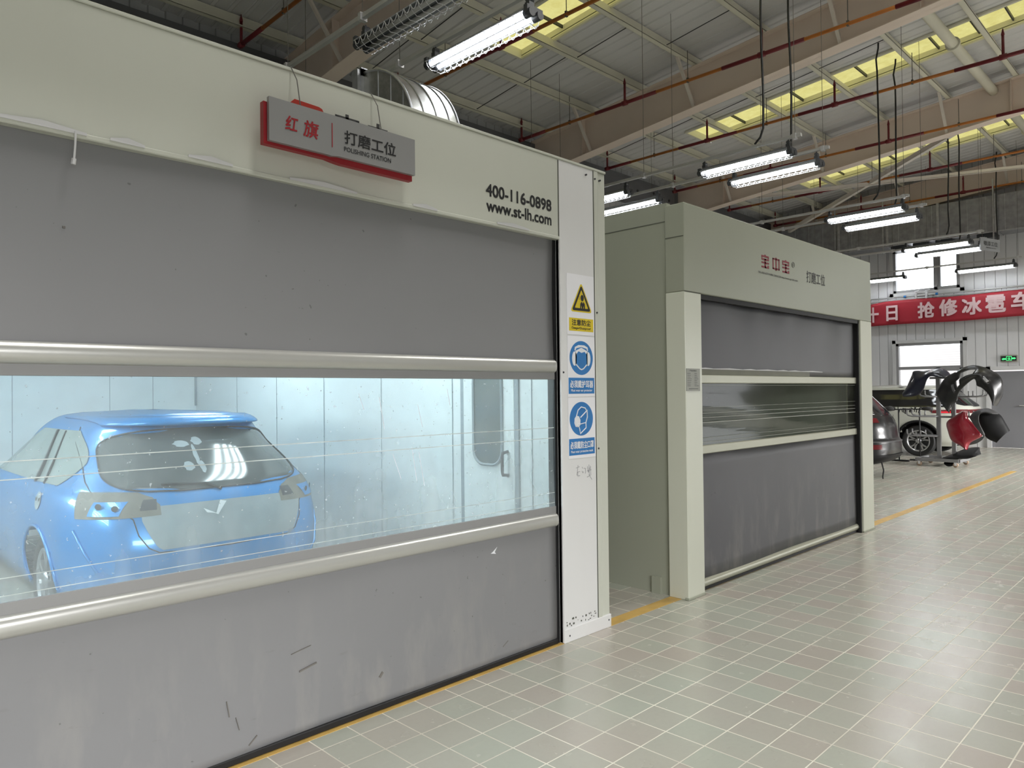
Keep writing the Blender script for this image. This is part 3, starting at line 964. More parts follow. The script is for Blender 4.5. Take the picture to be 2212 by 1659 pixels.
B1 = booth(-1.15, 3.93, 3.035, 9.85, 3.05, 2.548, -.70, 3.45, 'large pale polishing booth with a blue car behind its window', False)
def booth1():
    r = B1
    yf = 3.035
    # corner trim: raised white strip at the right end of the front
    MB().bbox(3.802, 3.845, yf - .006, yf + .17, 0, 3.045, .005).bbox(3.85, 3.93, yf + .004, yf + .17, 0, 3.045, .005).build('corner_trim', 'booth_enamel', r)
    MB().box(3.797, 3.803, yf - .002, yf + .01, 0.02, 3.04).build('seam', 'seam_line', r)
    MB().box(3.447, 3.453, yf - .002, yf + .01, 2.55, 3.04).build('seam', 'seam_line', r)
    # top lip and bottom lip of header
    MB().bbox(-1.15, 3.93, yf - .006, yf + .12, 3.046, 3.062, .003).build('top_lip', 'booth_enamel', r)
    MB().bbox(-1.15, 3.452, yf - .008, yf + .05, 2.535, 2.556, .004).build('bottom_lip', 'booth_enamel', r)
    # peeling tape on the bottom lip
    m = MB()
    rnd = random.Random(3)
    x = .1
    while x < 3.3:
        L = rnd.uniform(.12, .4)
        z = 2.556 + rnd.uniform(0, .006)
        MB().prism([(x, yf - .011, z), (x + L * .5, yf - .013, z + .012), (x + L, yf - .011, z - .002), (x + L, yf - .011, z - .012), (x, yf - .011, z - .010)], (0, .004, 0)).build('peeling_tape', 'trim_white', r)
        x += L + rnd.uniform(.05, .5)
    MB().tube([(.755, yf - .012, 2.556), (.752, yf - .016, 2.50), (.748, yf - .018, 2.452)], .004, 5).tube([(.748, yf - .018, 2.452), (.745, yf - .018, 2.43)], .008, 6).build('loose_string', 'trim_white', r)
    # post edge bead and foot plate
    MB().bbox(3.45, 3.468, yf - .008, yf + .03, 0, 2.55, .004).build('post_bead', 'booth_enamel_white', r)
    MB().bbox(3.452, 3.928, yf - .010, yf + .02, 0.0, .085, .003).build('foot_plate', 'booth_enamel_white', r)
    m = MB()
    rnd = random.Random(5)
    for k in range(22):
        x = rnd.uniform(3.48, 3.78); z = .085 + rnd.uniform(.005, .05)
        m.box(x, x + rnd.uniform(.003, .014), yf - .003, yf, z, z + rnd.uniform(.003, .012))
    m.build('chipped_paint', 'seam_line', r)
    # screws
    m = MB()
    for x, z in ((3.72, 3.0), (3.81, 2.99), (3.865, 2.99), (3.815, 2.1), (3.815, 1.2), (3.50, .04), (3.9, .05), (3.47, 1.7)):
        m.tube([(x, yf - .012, z), (x, yf + .004, z)], .006, 8)
    m.build('screw', 'lamp_cap', r)
    # guide channel and roller shutter
    MB().box(3.424, 3.449, yf + .028, yf + .085, 0, 2.548).build('guide_channel', 'rubber_black', r)
    MB().box(-.699, -.67, yf + .03, yf + .15, 0, 2.548).build('guide_channel', 'rubber_black', r)
    yc = 3.068
    xa, xb = -.68, 3.425
    def sheet(z0, z1):
        m = MB()
        def f(u, v):
            x = xa + (xb - xa) * u; z = z0 + (z1 - z0) * v
            return (x, yc + .008 * math.sin(x * 1.7 + z) * math.sin(PI * v) + .006 * math.sin(4.1 * x + 2 * z) * math.sin(PI * u), z)
        m.grid(f, 50, 16)
        return m
    cu = sheet(1.70, 2.62).build('shutter_curtain', 'curtain_fabric', r, True, solid=.006)
    cl = sheet(.018, .80).build('shutter_curtain', 'curtain_fabric', r, True, solid=.006)
    for z0, z1 in ((1.655, 1.705), (.80, .862)):
        MB().bbox(xa, xb, yc - .008, yc + .006, z0, z1, .002).build('edge_band', 'edge_band', r)
    for zc in (1.738, .778):   # half round aluminium rails
        prof = []
        for k in range(15):
            a = PI * (-.5 + k / 14)
            prof.append((-.030 * math.cos(a), .041 * math.sin(a)))
        MB().prism([(xa, yc - .008 + p, zc + q) for p, q in prof], (xb - xa - .01, 0, 0)).build('aluminium_rail', 'aluminium', r, True, angle=50)
    MB().bbox(xa, xb, yc - .014, yc + .02, .004, .034, .004).build('bottom_seal', 'rubber_black', r)
    # marks on the lower curtain
    m = MB()
    for (x, z, l, a, w) in ((1.32, .28, .07, -80, .004), (1.36, .20, .06, -75, .003), (1.66, .31, .09, 12, .007), (1.62, .40, .10, 10, .003), (2.05, .60, .03, 10, .005), (2.30, .42, .16, 12, .003), (2.50, .33, .06, 60, .007), (2.22, .30, .05, -85, .005), (2.95, .10, .05, 30, .004), (1.42, .06, .05, 40, .005), (2.45, .47, .05, 15, .003), (.72, 2.2, .01, 0, .008), (2.1, .16, .03, 50, .012)):
        c, s = math.cos(math.radians(a)), math.sin(math.radians(a))
        m.prism([(x, yc - .007, z), (x + c * l, yc - .007, z + s * l), (x + c * l - s * w, yc - .007, z + s * l + c * w), (x - s * w, yc - .007, z + c * w)], (0, .003, 0))
    m.build('scuff_mark', 'scuff_grey', r)
    MB().prism([(2.86, yc - .008, .655), (2.875, yc - .008, .662), (2.91, yc - .008, .685), (2.89, yc - .008, .66), (2.90, yc - .008, .648)], (0, .003, 0)).build('paint_chip', 'label_white', r)
    # clear window film
    m = MB()
    def ff(u, v):
        x = xa + (xb - xa) * u; z = .855 + .807 * v
        return (x, yc + .012 * math.sin(PI * v) * math.sin(2.2 * x), z)
    m.grid(ff, 40, 10)
    fl = m.build('window_film', 'clear_film', r, True)
    m = MB()
    for z, w in ((1.352, .004), (1.288, .004), (.948, .0025), (.886, .0025)):
        m.box(xa + .02, xb - .02, yc - .014, yc - .0125, z, z + w)
    m.build('film_crease', 'film_fold', fl)
    m = MB()
    for (x, z, dx, dz) in ((2.18, 1.27, .05, -.13), (2.30, 1.30, .03, -.18), (2.345, 1.27, .035, -.18), (2.34, 1.52, .03, -.12), (2.10, 1.56, .03, -.16), (2.54, 1.60, .02, -.09), (1.98, 1.58, .03, -.08)):
        m.prism([(x, yc - .014, z), (x + .003, yc - .014, z), (x + dx + .003, yc - .014, z + dz), (x + dx, yc - .014, z + dz)], (0, .0015, 0))
    m.build('scratch', 'label_white', fl)
    # interior: personnel door in the right side wall, wall seams, lamps
    X = 3.844
    MB().box(X - .012, X, 3.79, 3.83, 0, 2.1).box(X - .012, X, 4.40, 4.44, 0, 2.1).box(X - .012, X, 3.79, 4.44, 2.08, 2.12).build('door_gasket', 'gasket', r)
    dr = MB().bbox(X - .016, X - .004, 3.83, 4.40, .05, 2.08, .003).build('side_door', 'booth_inside', r)
    def oval(y0, y1, z0, z1, x, rad, n=10):
        pts = []
        for cy, cz, a0 in ((y1 - rad, z1 - rad, 0), (y0 + rad, z1 - rad, 90), (y0 + rad, z0 + rad, 180), (y1 - rad, z0 + rad, 270)):
            for k in range(n + 1):
                a = math.radians(a0 + 90 * k / n)
                pts.append((x, cy + rad * math.cos(a), cz + rad * math.sin(a)))
        return pts
    MB().prism(oval(3.95, 4.28, 1.02, 1.78, X - .02, .12), (.006, 0, 0)).build('door_window', 'door_glass', dr)
    pts = oval(3.955, 4.275, 1.025, 1.775, X - .022, .115)
    MB().tube(pts, .012, 6, closed=True).build('window_seal', 'gasket', dr)
    MB().tube([(X - .015, 3.90, .955), (X - .07, 3.90, .965), (X - .075, 3.90, .99), (X - .075, 3.90, 1.10), (X - .07, 3.90, 1.125), (X - .015, 3.90, 1.135)], .012, 8).build('door_handle', 'lamp_cap', dr, True)
    m = MB()
    for y in (4.55, 5.55, 6.55, 7.55, 8.55):
        m.box(X - .0035, X - .001, y, y + .006, 0, 2.9)
    m.box(X - .0035, X - .001, 3.66, 3.665, 0, 2.9)
    m.box(X - .02, X - .001, 9.76, 9.79, 1.45, 2.9)
    for x in (-.2, .8, 1.8, 2.8, 3.3):
        m.box(x, x + .006, 9.791, 9.7935, 0, 2.9)
    m.build('wall_seam', 'gasket', r)
    for k, (x, y) in enumerate(((-.3, 4.6), (-.3, 7.2), (3.1, 4.6), (3.1, 7.2))):
        cl = MB().box(x - .27, x + .27, y - .74, y + .74, 2.93, 2.955).build('ceiling_lamp', 'booth_inside', r)
        for q in range(4):
            MB().box(x - .20 + q * .12, x - .15 + q * .12, y - .68, y + .68, 2.905, 2.925).build('lamp_tube', 'booth_lamp_lit', cl)
    for k, y in enumerate((4.9, 7.4)):
        cl = MB().box(-1.06, -1.04, y - .74, y + .74, 1.6, 2.2).build('wall_lamp', 'booth_inside', r)
        for q in range(4):
            MB().box(-1.035, -1.01, y - .68, y + .68, 1.68 + q * .13, 1.74 + q * .13).build('lamp_tube', 'booth_lamp_lit', cl)
    # lettering on the header
    y = yf - .0015
    R, U = (1, 0, 0), (0, 0, 1)
    MB().text('400-116-0898', (2.826, y, 2.700), R, U, .556, .073, .03).build('phone_lettering', 'black_vinyl', r, label='black telephone number lettering')
    MB().text('www.st-lh.com', (2.828, y, 2.613), R, U, .553, .070, .03).build('web_lettering', 'black_vinyl', r, label='black web address lettering')
    # tops of the older lettering behind the hanging sign
    MB().prism([(1.60, y, 2.80), (1.60, y, 2.885), (1.641, y, 2.925), (1.765, y, 2.921), (1.782, y, 2.915), (1.79, y, 2.90), (1.79, y, 2.80)], (0, .001, 0)).build('logo', 'orange_vinyl', r, label='orange red logo shape behind the hanging sign')
    m = MB()
    m.box(1.851, 1.985, y, y + .001, 2.885, 2.911).box(1.851, 1.872, y, y + .001, 2.86, 2.905).box(1.965, 1.985, y, y + .001, 2.86, 2.905).box(1.908, 1.926, y, y + .001, 2.87, 2.925)
    m.box(2.036, 2.152, y, y + .001, 2.882, 2.905).box(2.086, 2.104, y, y + .001, 2.85, 2.925)
    m.build('logo_letters', 'grey_vinyl', r, label='dark tops of older letters behind the hanging sign')
    # pencilled note under the signs
    m = MB()
    for pl in (((3.590, 1.088), (3.625, 1.094)), ((3.61, 1.105), (3.598, 1.04)), ((3.605, 1.06), (3.63, 1.062)), ((3.607, 1.06), (3.606, 1.035)), ((3.606, 1.036), (3.628, 1.036)), ((3.65, 1.09), (3.656, 1.08)), ((3.648, 1.065), (3.658, 1.05), (3.663, 1.06)), ((3.67, 1.08), (3.685, 1.078), (3.682, 1.045)), ((3.705, 1.09), (3.715, 1.05), (3.73, 1.08)), ((3.72, 1.10), (3.725, 1.03)), ((3.735, 1.09), (3.74, 1.03), (3.70, 1.02)), ((3.72, 1.035), (3.75, 1.0)), ((3.70, 1.06), (3.745, 1.065))):
        m.tube([(a, yf - .001, b) for a, b in pl], .0014, 4)
    m.build('pencil_note', 'pencil', r)
booth1()

B2 = booth(4.795, 8.68, 2.965, 9.9, 3.0, 2.328, 5.03, 8.355, 'older pale polishing booth with a dark window, beyond the gap', True)
def booth2():
    r = B2
    yf = 2.965
    # visible side panelling seams (left side)
    X = 4.825
    MB().box(X - .003, X, 3.135, 3.14, 0.0, 2.97).box(X - .003, X, 3.14, 9.8, 2.885, 2.89).box(4.792, 4.8, 2.97, 3.13, 2.745, 2.75).build('seam', 'seam_line', r)
    MB().box(4.792, 5.03, yf - .001, yf + .003, 2.325, 2.329).build('seam', 'seam_line', r)
    MB().box(4.80, 4.825, 3.22, 3.30, 0, .13).build('foot_plate', 'booth_old', r)
    MB().bbox(4.79, 5.034, yf - .006, yf + .03, 0, .02, .003).build('foot_plate', 'booth_old', r)
    MB().bbox(8.352, 8.69, yf - .006, yf + .03, 0, .02, .003).build('foot_plate', 'booth_old', r)
    MB().box(8.33, 8.356, yf + .02, yf + .14, 0, 2.328).build('guide_channel', 'rubber_black', r)
    MB().box(5.03, 5.04, yf + .03, yf + .14, 0, 2.328).build('guide_channel', 'rubber_black', r)
    MB().box(5.04, 8.34, yf + .02, yf + .16, 2.29, 2.327).build('head_recess', 'rubber_black', r)
    yc = yf + .07
    xa, xb = 5.035, 8.335
    def sheet(z0, z1, amp):
        m = MB()
        def f(u, v):
            x = xa + (xb - xa) * u; z = z0 + (z1 - z0) * v
            return (x, yc + amp * math.sin(x * 9 + .8 * math.sin(3 * x)) * v + .008 * math.sin(3 * x + z), z)
        m.grid(f, 90, 10)
        return m
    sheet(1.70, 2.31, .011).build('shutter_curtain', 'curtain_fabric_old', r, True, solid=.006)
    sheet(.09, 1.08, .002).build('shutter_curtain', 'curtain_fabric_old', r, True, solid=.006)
    for z0, z1 in ((1.632, 1.70), (1.075, 1.142)):
        MB().bbox(xa, xb, yc - .022, yc + .012, z0, z1, .006).build('aluminium_rail', 'aluminium_old', r)
    m = MB()
    rnd = random.Random(8)
    x = xa
    while x < xb - 1.2:
        L = rnd.uniform(.2, .5)
        MB().prism([(x, yc - .019, 1.752), (x + L * .5, yc - .020, 1.758), (x + L, yc - .019, 1.751), (x + L, yc - .019, 1.746), (x, yc - .019, 1.746)], (0, .003, 0)).build('peeling_tape', 'trim_white', r)
        x += L
    MB().bbox(xa, xb - 1.2, yc - .017, yc, 1.70, 1.748, .002).build('edge_band', 'old_band', r)
    prof = [(-.034 * math.cos(PI * (-.5 + k / 12)), .034 * math.sin(PI * (-.5 + k / 12))) for k in range(13)]
    MB().prism([(xa, yc + .005 + p, .062 + q) for p, q in prof], (xb - xa, 0, 0)).build('aluminium_rail', 'aluminium_old', r, True, angle=50)
    MB().box(xa, xb, yc - .01, yc + .03, .004, .03).build('bottom_seal', 'rubber_black', r)
    m = MB()
    m.grid(lambda u, v: (xa + (xb - xa) * u, yc + .01 * math.sin(5 * u + 6 * v) * math.sin(PI * v), 1.14 + .495 * v), 40, 12)
    fl = m.build('window_film', 'clear_film_old', r, True)
    m = MB()
    for z, w in ((1.615, .002), (1.36, .004), (1.32, .006), (1.395, .003), (1.165, .003), (1.44, .002), (1.20, .002)):
        m.box(xa + .02, xb - .02, yc - .014, yc - .0125, z, z + w)
    m.build('film_crease', 'plate_grey', fl)
    # inside: rear wall door and seams
    MB().box(6.9, 6.95, 9.82, 9.84, 0, 2.2).box(7.9, 7.95, 9.82, 9.84, 0, 2.2).box(6.9, 7.95, 9.82, 9.84, 2.15, 2.2).build('door_gasket', 'gasket', r)
    # lettering
    y = yf - .0015
    R, U = (1, 0, 0), (0, 0, 1)
    m = MB()
    def bao(x0, x1, z0, z1):
        m = MB()
        w, h = x1 - x0, z1 - z0
        def bx(a, b, c, d): m.box(x0 + a * w, x0 + b * w, y, y + .001, z0 + c * h, z0 + d * h)
        bx(0, 1, .80, .93); bx(.40, .60, .93, 1.0); bx(0, .14, .72, .80); bx(.86, 1, .72, .80)
        bx(0, 1, .58, .70); bx(0, 1, .33, .45); bx(.40, .60, .0, .70); bx(0, 1, 0, .13); bx(.80, 1, .13, .22)
        m.build('logo_letter', 'maroon_vinyl', r, label='dark red block letter')
    bao(6.042, 6.183, 2.648, 2.766)
    bao(6.449, 6.592, 2.648, 2.766)
    x0, x1, z0, z1 = 6.255, 6.393, 2.648, 2.766
    m = MB()
    m.box(x0, x1, y, y + .001, z1 - .022, z1 - .008).box(x0, x1, y, y + .001, z0 + .008, z0 + .022).box(x0, x0 + .02, y, y + .001, z0 + .01, z1 - .01).box(x1 - .02, x1, y, y + .001, z0 + .01, z1 - .01).box((x0 + x1) / 2 - .011, (x0 + x1) / 2 + .011, y, y + .001, z0, z1)
    m.build('logo_letter', 'maroon_vinyl', r, label='dark red block letter')
    MB().text('打磨工位', (6.968, y, 2.608), R, U, .437, .115, .012).build('station_lettering', 'grey_vinyl', r)
    m = MB().text('TEL:020-82741888 22820258 http://www.gz-bzb.com', (5.977, y, 2.588), R, U, .79, .022, .012)
    m.build('contact_lettering', 'grey_vinyl', r)
    m = MB()
    pts = [(6.675 + .026 * math.cos(2 * PI * k / 20), y, 2.742 + .026 * math.sin(2 * PI * k / 20)) for k in range(20)]
    m.tube(pts, .0018, 4, closed=True).text('R', (6.664, y, 2.730), R, U, .02, .024, .01)
    m.build('trade_mark', 'grey_vinyl', r)
    # a little box on the roof edge
    MB().bbox(4.80, 5.5, 2.97, 3.0, 3.0, 3.004, .001).build('top_lip', E_OLD, r)
E_OLD = 'booth_old'
booth2()
MB().bbox(4.95, 5.12, 4.05, 4.3, 2.975, 3.22, .008).build('junction_box', 'navy_box', None, label='small dark navy box standing on the roof of the second booth', cat='box')

# signs on the first booth
def sticker(z0, z1, label):
    r = thing('safety_sign', label, 'sign', (3.655, 3.032, z0), 'safety signs on the white booth post')
    MB().box(3.518, 3.792, 3.0325, 3.0345, z0, z1).build('paper', 'paper_white', r)
    return r
def poly_prism(m, pts, y, th=.0006):
    m.prism([(a, y, b) for a, b in pts], (0, th, 0)); return m
def round_poly(pts, rad, n=6):
    out = []
    N = len(pts)
    for i in range(N):
        p, a, b = Vector(pts[i]), Vector(pts[i - 1]), Vector(pts[(i + 1) % N])
        u, v = (a - p).normalized(), (b - p).normalized()
        for k in range(n + 1):
            t = k / n
            q0 = p + u * rad * (1 - t); q1 = p + v * rad * t
            out.append(tuple((p + u * rad * (1 - t) ** 2 + v * rad * t * t)))
    return out
def disc(cx, cz, rx, rz, n=36, a0=0, a1=360):
    return [(cx + rx * math.cos(math.radians(a0 + (a1 - a0) * k / n)), cz + rz * math.sin(math.radians(a0 + (a1 - a0) * k / n))) for k in range(n + (0 if abs(a1 - a0) == 360 else 1))]
R_, U_ = (1, 0, 0), (0, 0, 1)
Y1, Y2, Y3, Y4 = 3.0318, 3.0311, 3.0304, 3.0297
def signs():
    r = sticker(1.945, 2.335, 'white sign with a yellow warning triangle, topmost of three on the post')
    tri = lambda k: [(3.660, 2.287 - k * 1.9), (3.770 - k * 1.65, 2.092 + k), (3.550 + k * 1.65, 2.092 + k)]
    m = MB(); poly_prism(m, round_poly(tri(0), .028), Y1); m.build('triangle', 'label_yellow', r)
    m = MB(); poly_prism(m, round_poly(tri(.009), .022), Y2); m.build('triangle_border', 'black_vinyl', r)
    m = MB(); poly_prism(m, round_poly(tri(.026), .008), Y3); m.build('triangle_field', 'label_yellow', r)
    m = MB()
    poly_prism(m, disc(3.667, 2.185, .016, .021, 20), Y4)
    poly_prism(m, [(3.645, 2.118), (3.648, 2.148), (3.662, 2.162), (3.672, 2.148), (3.676, 2.162), (3.692, 2.148), (3.695, 2.118), (3.684, 2.118), (3.682, 2.138), (3.676, 2.118), (3.664, 2.118), (3.659, 2.138), (3.655, 2.118)], Y4)
    for z in (2.176, 2.184, 2.192): poly_prism(m, [(3.634, z), (3.646, z - .003), (3.646, z - .001), (3.634, z + .002)], Y4)
    m.build('pictogram', 'black_vinyl', r)
    MB().box(3.536, 3.780, Y1, Y1 + .0006, 1.968, 2.052).build('caption_field', 'label_yellow', r)
    MB().text('注意防尘', (3.562, Y2, 2.004), R_, U_, .19, .040, .02).text('Danger!Dustproof', (3.562, Y2, 1.976), R_, U_, .19, .020, .015).build('caption', 'black_vinyl', r)

    r = sticker(1.545, 1.935, 'white sign with a blue ear protector disc, middle of three on the post')
    m = MB(); poly_prism(m, disc(3.654, 1.795, .117, .110, 48), Y1); m.build('disc', 'label_blue', r)
    m = MB()
    poly_prism(m, [(3.585, 1.842), (3.590, 1.865), (3.625, 1.878), (3.683, 1.878), (3.718, 1.865), (3.722, 1.842), (3.715, 1.842), (3.705, 1.857), (3.654, 1.866), (3.604, 1.857), (3.594, 1.842)], Y2)
    poly_prism(m, disc(3.585, 1.790, .024, .046, 24), Y2); poly_prism(m, disc(3.722, 1.790, .024, .046, 24), Y2)
    poly_prism(m, [(3.594, 1.840), (3.654, 1.862), (3.715, 1.840), (3.715, 1.752), (3.675, 1.722), (3.654, 1.716), (3.634, 1.722), (3.594, 1.752)], Y2)
    m.build('pictogram', 'label_white', r)
    m = MB()
    poly_prism(m, [(3.607, 1.822), (3.625, 1.838), (3.654, 1.828), (3.685, 1.836), (3.703, 1.822), (3.706, 1.758), (3.672, 1.730), (3.654, 1.724), (3.636, 1.730), (3.603, 1.758)], Y3)
    m.build('pictogram_face', 'label_blue', r)
    MB().box(3.525, 3.783, Y1, Y1 + .0006, 1.564, 1.667).build('caption_field', 'label_blue', r)
    MB().text('必须戴护耳器', (3.538, Y2, 1.602), R_, U_, .232, .048, .02).text('Must wear ear protector', (3.548, Y2, 1.573), R_, U_, .212, .021, .012).build('caption', 'label_white', r)

    r = sticker(1.150, 1.540, 'white sign with a blue dust mask disc, lowest of three on the post')
    m = MB(); poly_prism(m, disc(3.648, 1.402, .117, .109, 48), Y1); m.build('disc', 'label_blue', r)
    head = [(3.628, 1.330), (3.620, 1.352), (3.592, 1.360), (3.588, 1.385), (3.598, 1.425), (3.612, 1.458), (3.645, 1.478), (3.684, 1.470), (3.704, 1.446), (3.706, 1.412), (3.690, 1.375), (3.692, 1.342), (3.632, 1.305)]
    m = MB()
    m.tube([(a, Y2, b) for a, b in head], .004, 5, closed=True)
    m.tube([(3.636, Y2, 1.410), (3.706, Y2, 1.456)], .004, 5)
    m.tube([(3.612, Y2, 1.365), (3.690, Y2, 1.375)], .003, 5)
    poly_prism(m, [(3.578, 1.405), (3.596, 1.424), (3.622, 1.418), (3.636, 1.395), (3.634, 1.360), (3.612, 1.348), (3.588, 1.352), (3.576, 1.375)], Y2)
    m.build('pictogram', 'label_white', r)
    MB().box(3.523, 3.780, Y1, Y1 + .0006, 1.170, 1.276).build('caption_field', 'label_blue', r)
    MB().text('必须戴防尘口罩', (3.534, Y2, 1.210), R_, U_, .235, .048, .02).text('Must wear protective mask', (3.540, Y2, 1.180), R_, U_, .222, .021, .012).build('caption', 'label_white', r)
signs()

def hanging_sign():
    r = thing('hanging_sign', 'grey station sign board on a red back board, hung over the first booth header', 'sign', (1.85, 2.95, 2.65))
    MB().prism([(1.447, 2.945, 2.655), (1.75, 2.945, 2.655), (1.78, 2.945, 2.650), (1.83, 2.945, 2.645), (2.235, 2.945, 2.645), (2.235, 2.945, 2.80), (1.447, 2.945, 2.838)], (0, .03, 0)).build('back_board', 'red_vinyl', r, label='red back board')
    MB().prism([(1.463, 2.925, 2.668), (1.745, 2.925, 2.668), (1.765, 2.925, 2.666), (1.80, 2.925, 2.672), (2.240, 2.925, 2.672), (2.240, 2.925, 2.852), (1.463, 2.925, 2.857)], (0, .02, 0)).build('face_board', 'sign_grey', r, label='grey face board')
    y = 2.9235
    m = MB()
    # brush lettering, slanted
    def stroke(pts, w0=.007, w1=.003):
        n = len(pts)
        rs = [w0 + (w1 - w0) * i / (n - 1) for i in range(n)]
        for i in range(n - 1):
            a, b = Vector(pts[i]), Vector(pts[i + 1]); d = (b - a).normalized(); p = Vector((-d.y, d.x))
            m.prism([(q.x, y, q.y) for q in (a + p * rs[i], b + p * rs[i + 1], b - p * rs[i + 1], a - p * rs[i])], (0, .001, 0))
    m.text('红', (1.536, y, 2.732), R_, U_, .062, .064, .02, .15)
    m.text('旗', (1.622, y, 2.722), R_, U_, .078, .076, .015, .12)
    m.build('brush_lettering', 'red_vinyl', r)
    MB().box(1.766, 1.770, y, y + .001, 2.706, 2.817).build('divider', 'red_vinyl', r)
    MB().text('打磨工位', (1.832, y, 2.738), R_, U_, .290, .064, .015).build('station_lettering', 'black_vinyl', r)
    MB().text('POLISHING STATION', (1.830, y, 2.702), R_, U_, .262, .022, .012).build('english_lettering', 'black_vinyl', r)
    for x in (1.622, 2.053):
        MB().tube([(x, 3.03, 3.065), (x + .002, 2.98, 2.99), (x + .003, 2.95, 2.855)], .0025, 5).build('suspension_wire', 'thin_wire', r)
hanging_sign()

def name_plate():
    r = thing('name_plate', 'small grey data plate on the left post of the second booth', 'plate', (4.875, 2.96, 1.573))
    MB().box(4.763 + .035, 4.99, 2.9605, 2.9645, 1.573, 1.744).build('plate', 'plate_grey', r)
    m = MB()
    m.text('产品合格证', (4.84, 2.9595, 1.722), R_, U_, .10, .012, .01)
    rnd = random.Random(4)
    for k in range(8):
        z = 1.705 - k * .0135
        m.box(4.81, 4.81 + rnd.uniform(.04, .06), 2.9597, 2.9605, z, z + .003)
        m.box(4.91, 4.91 + rnd.uniform(.03, .06), 2.9597, 2.9605, z, z + .003)
    m.box(4.83, 4.96, 2.9597, 2.9605, 1.588, 1.592)
    m.build('plate_lines', 'grey_vinyl', r)
name_plate()

# ------------------------------------------------------------------ elbow duct over the first booth
def elbow():
    r = thing('elbow_duct', 'large galvanised elbow duct with curved back on the first booth roof', 'duct', (3.6, 4.7, 3.05))
    xl, xr = 3.37, 3.84
    cy_, cz = 5.10, 3.52       # bend centre
    Ro, Ri = .70, .10
    zb = 3.022
    arc = [(cy_ - Ro * math.sin(math.radians(90 * k / 16)), cz + Ro * math.cos(math.radians(90 * k / 16))) for k in range(17)]
    inner = [(cy_ - Ri * math.sin(math.radians(90 * k / 8)), cz + Ri * math.cos(math.radians(90 * k / 8))) for k in range(9)]
    outline = arc + [(cy_ - Ro, zb), (cy_ - Ri, zb)] + inner[::-1]
    for x, nm in ((xl, 'cheek_panel'), (xr, 'cheek_panel')):
        MB().prism([(x - .002, a_, b_) for a_, b_ in outline], (.004, 0, 0)).build(nm, 'duct_metal', r)
        MB().tube([(x, a_, b_) for a_, b_ in arc + [(cy_ - Ro, zb)]], .012, 6).build('edge_band', 'galvanised', r, True)
    m = MB()
    L = arc + [(cy_ - Ro, zb)]
    for (a0, b0), (a1, b1) in zip(L, L[1:]):
        m.quad((xl, a0, b0), (xr, a0, b0), (xr, a1, b1), (xl, a1, b1))
    m.build('curved_back', 'duct_metal', r, True, angle=30)
    for f in (.25, .52, .80):
        x = xl + (xr - xl) * f
        MB().tube([(x, a_ - .002, b_ + .002) for a_, b_ in L], .006, 5).build('standing_seam', 'galvanised', r, True)
    for y in (4.87, 4.70, 4.54):
        zt = cz + math.sqrt(Ro * Ro - (cy_ - y) ** 2)
        MB().tube([(xl - .003, y, zb), (xl - .003, y, zt)], .005, 5).build('cheek_rib', 'galvanised', r)
    fl = MB()
    for x in (xl, xr): fl.box(x - .03, x + .03, cy_ - .03, cy_ + .03, cz + Ri - .03, cz + Ro + .04)
    for z in (cz + Ri, cz + Ro): fl.box(xl - .03, xr + .03, cy_ - .03, cy_ + .03, z - .03, z + .03)
    fl.build('flange', 'galvanised', r)
    MB().box(xl, xr, cy_ + .02, cy_ + .03, cz + Ri, cz + Ro).build('end_plate', 'galvanised', r)
    MB().box(xl - .06, xl - .03, cy_ - .02, cy_ + .06, zb, cz + Ro + .02).build('support_leg', 'galvanised', r)
elbow()

# ------------------------------------------------------------------ long duct on the far wall
def far_duct():
    x0, x1, z0, z1 = 21.55, 22.25, 5.50, 6.42
    r = thing('wall_duct', 'long rectangular galvanised duct hung along the far wall', 'duct', (21.9, 5.5, z0))
    MB().bbox(x0, x1, 2.0, 10.3, z0, z1, .01).build('duct_shell', 'duct_metal_far', r)
    m = MB()
    y = 2.1
    while y < 10.2:
        m.box(x0 - .006, x0 + .01, y, y + .012, z0, z1)
        y += .41
    m.build('seam_band', 'galvanised', r)
    for y in (4.35, 5.65, 6.9, 8.2):
        MB().box(x0 - .03, x1, y - .03, y + .03, z0 - .02, z1 + .03).build('flange', 'galvanised', r)
    MB().box(x0 - .02, x0 + .01, 2.0, 10.3, z0 - .015, z0 + .01).build('edge_strip', 'galvanised', r)
    for y in (4.6, 5.55, 6.1, 6.65):
        MB().bbox(x0 + .1, x1 - .1, y - .2, y + .2, z0 - .12, z0, .01).build('outlet_grille', 'lamp_cap', r)
    for y in (4.4, 7.0, 8.3):
        MB().box(x0 - .04, x0 - .02, y - .015, y + .015, z0 - .2, z1 + .4).build('hanger', 'galvanised', r)
far_duct()
# air line with valves
def air_line():
    r = thing('air_line', 'thin grey compressed air pipe along the far wall, under the high window', 'pipe', (22.25, 6, 4.16))
    MB().tube([(22.28, 0.5, 4.15), (22.28, 10.0, 4.15)], .022, 8).build('pipe', 'channel_steel', r, True)
    MB().box(22.24, 22.33, .5, 10, 4.06, 4.09).build('cable_tray', 'channel_steel', r)
    for y in (6.15, 6.42):
        MB().tube([(22.26, y, 4.05), (22.26, y, 4.27)], .03, 8).tube([(22.22, y, 4.25), (22.22, y - .1, 4.28)], .012, 6).build('valve', 'wire_steel', r)
    for y in (5.9, 6.7):
        MB().tube([(22.28, y - .03, 4.15), (22.28, y + .03, 4.15)], .034, 8).build('blue_fitting', 'label_blue', r)
air_line()

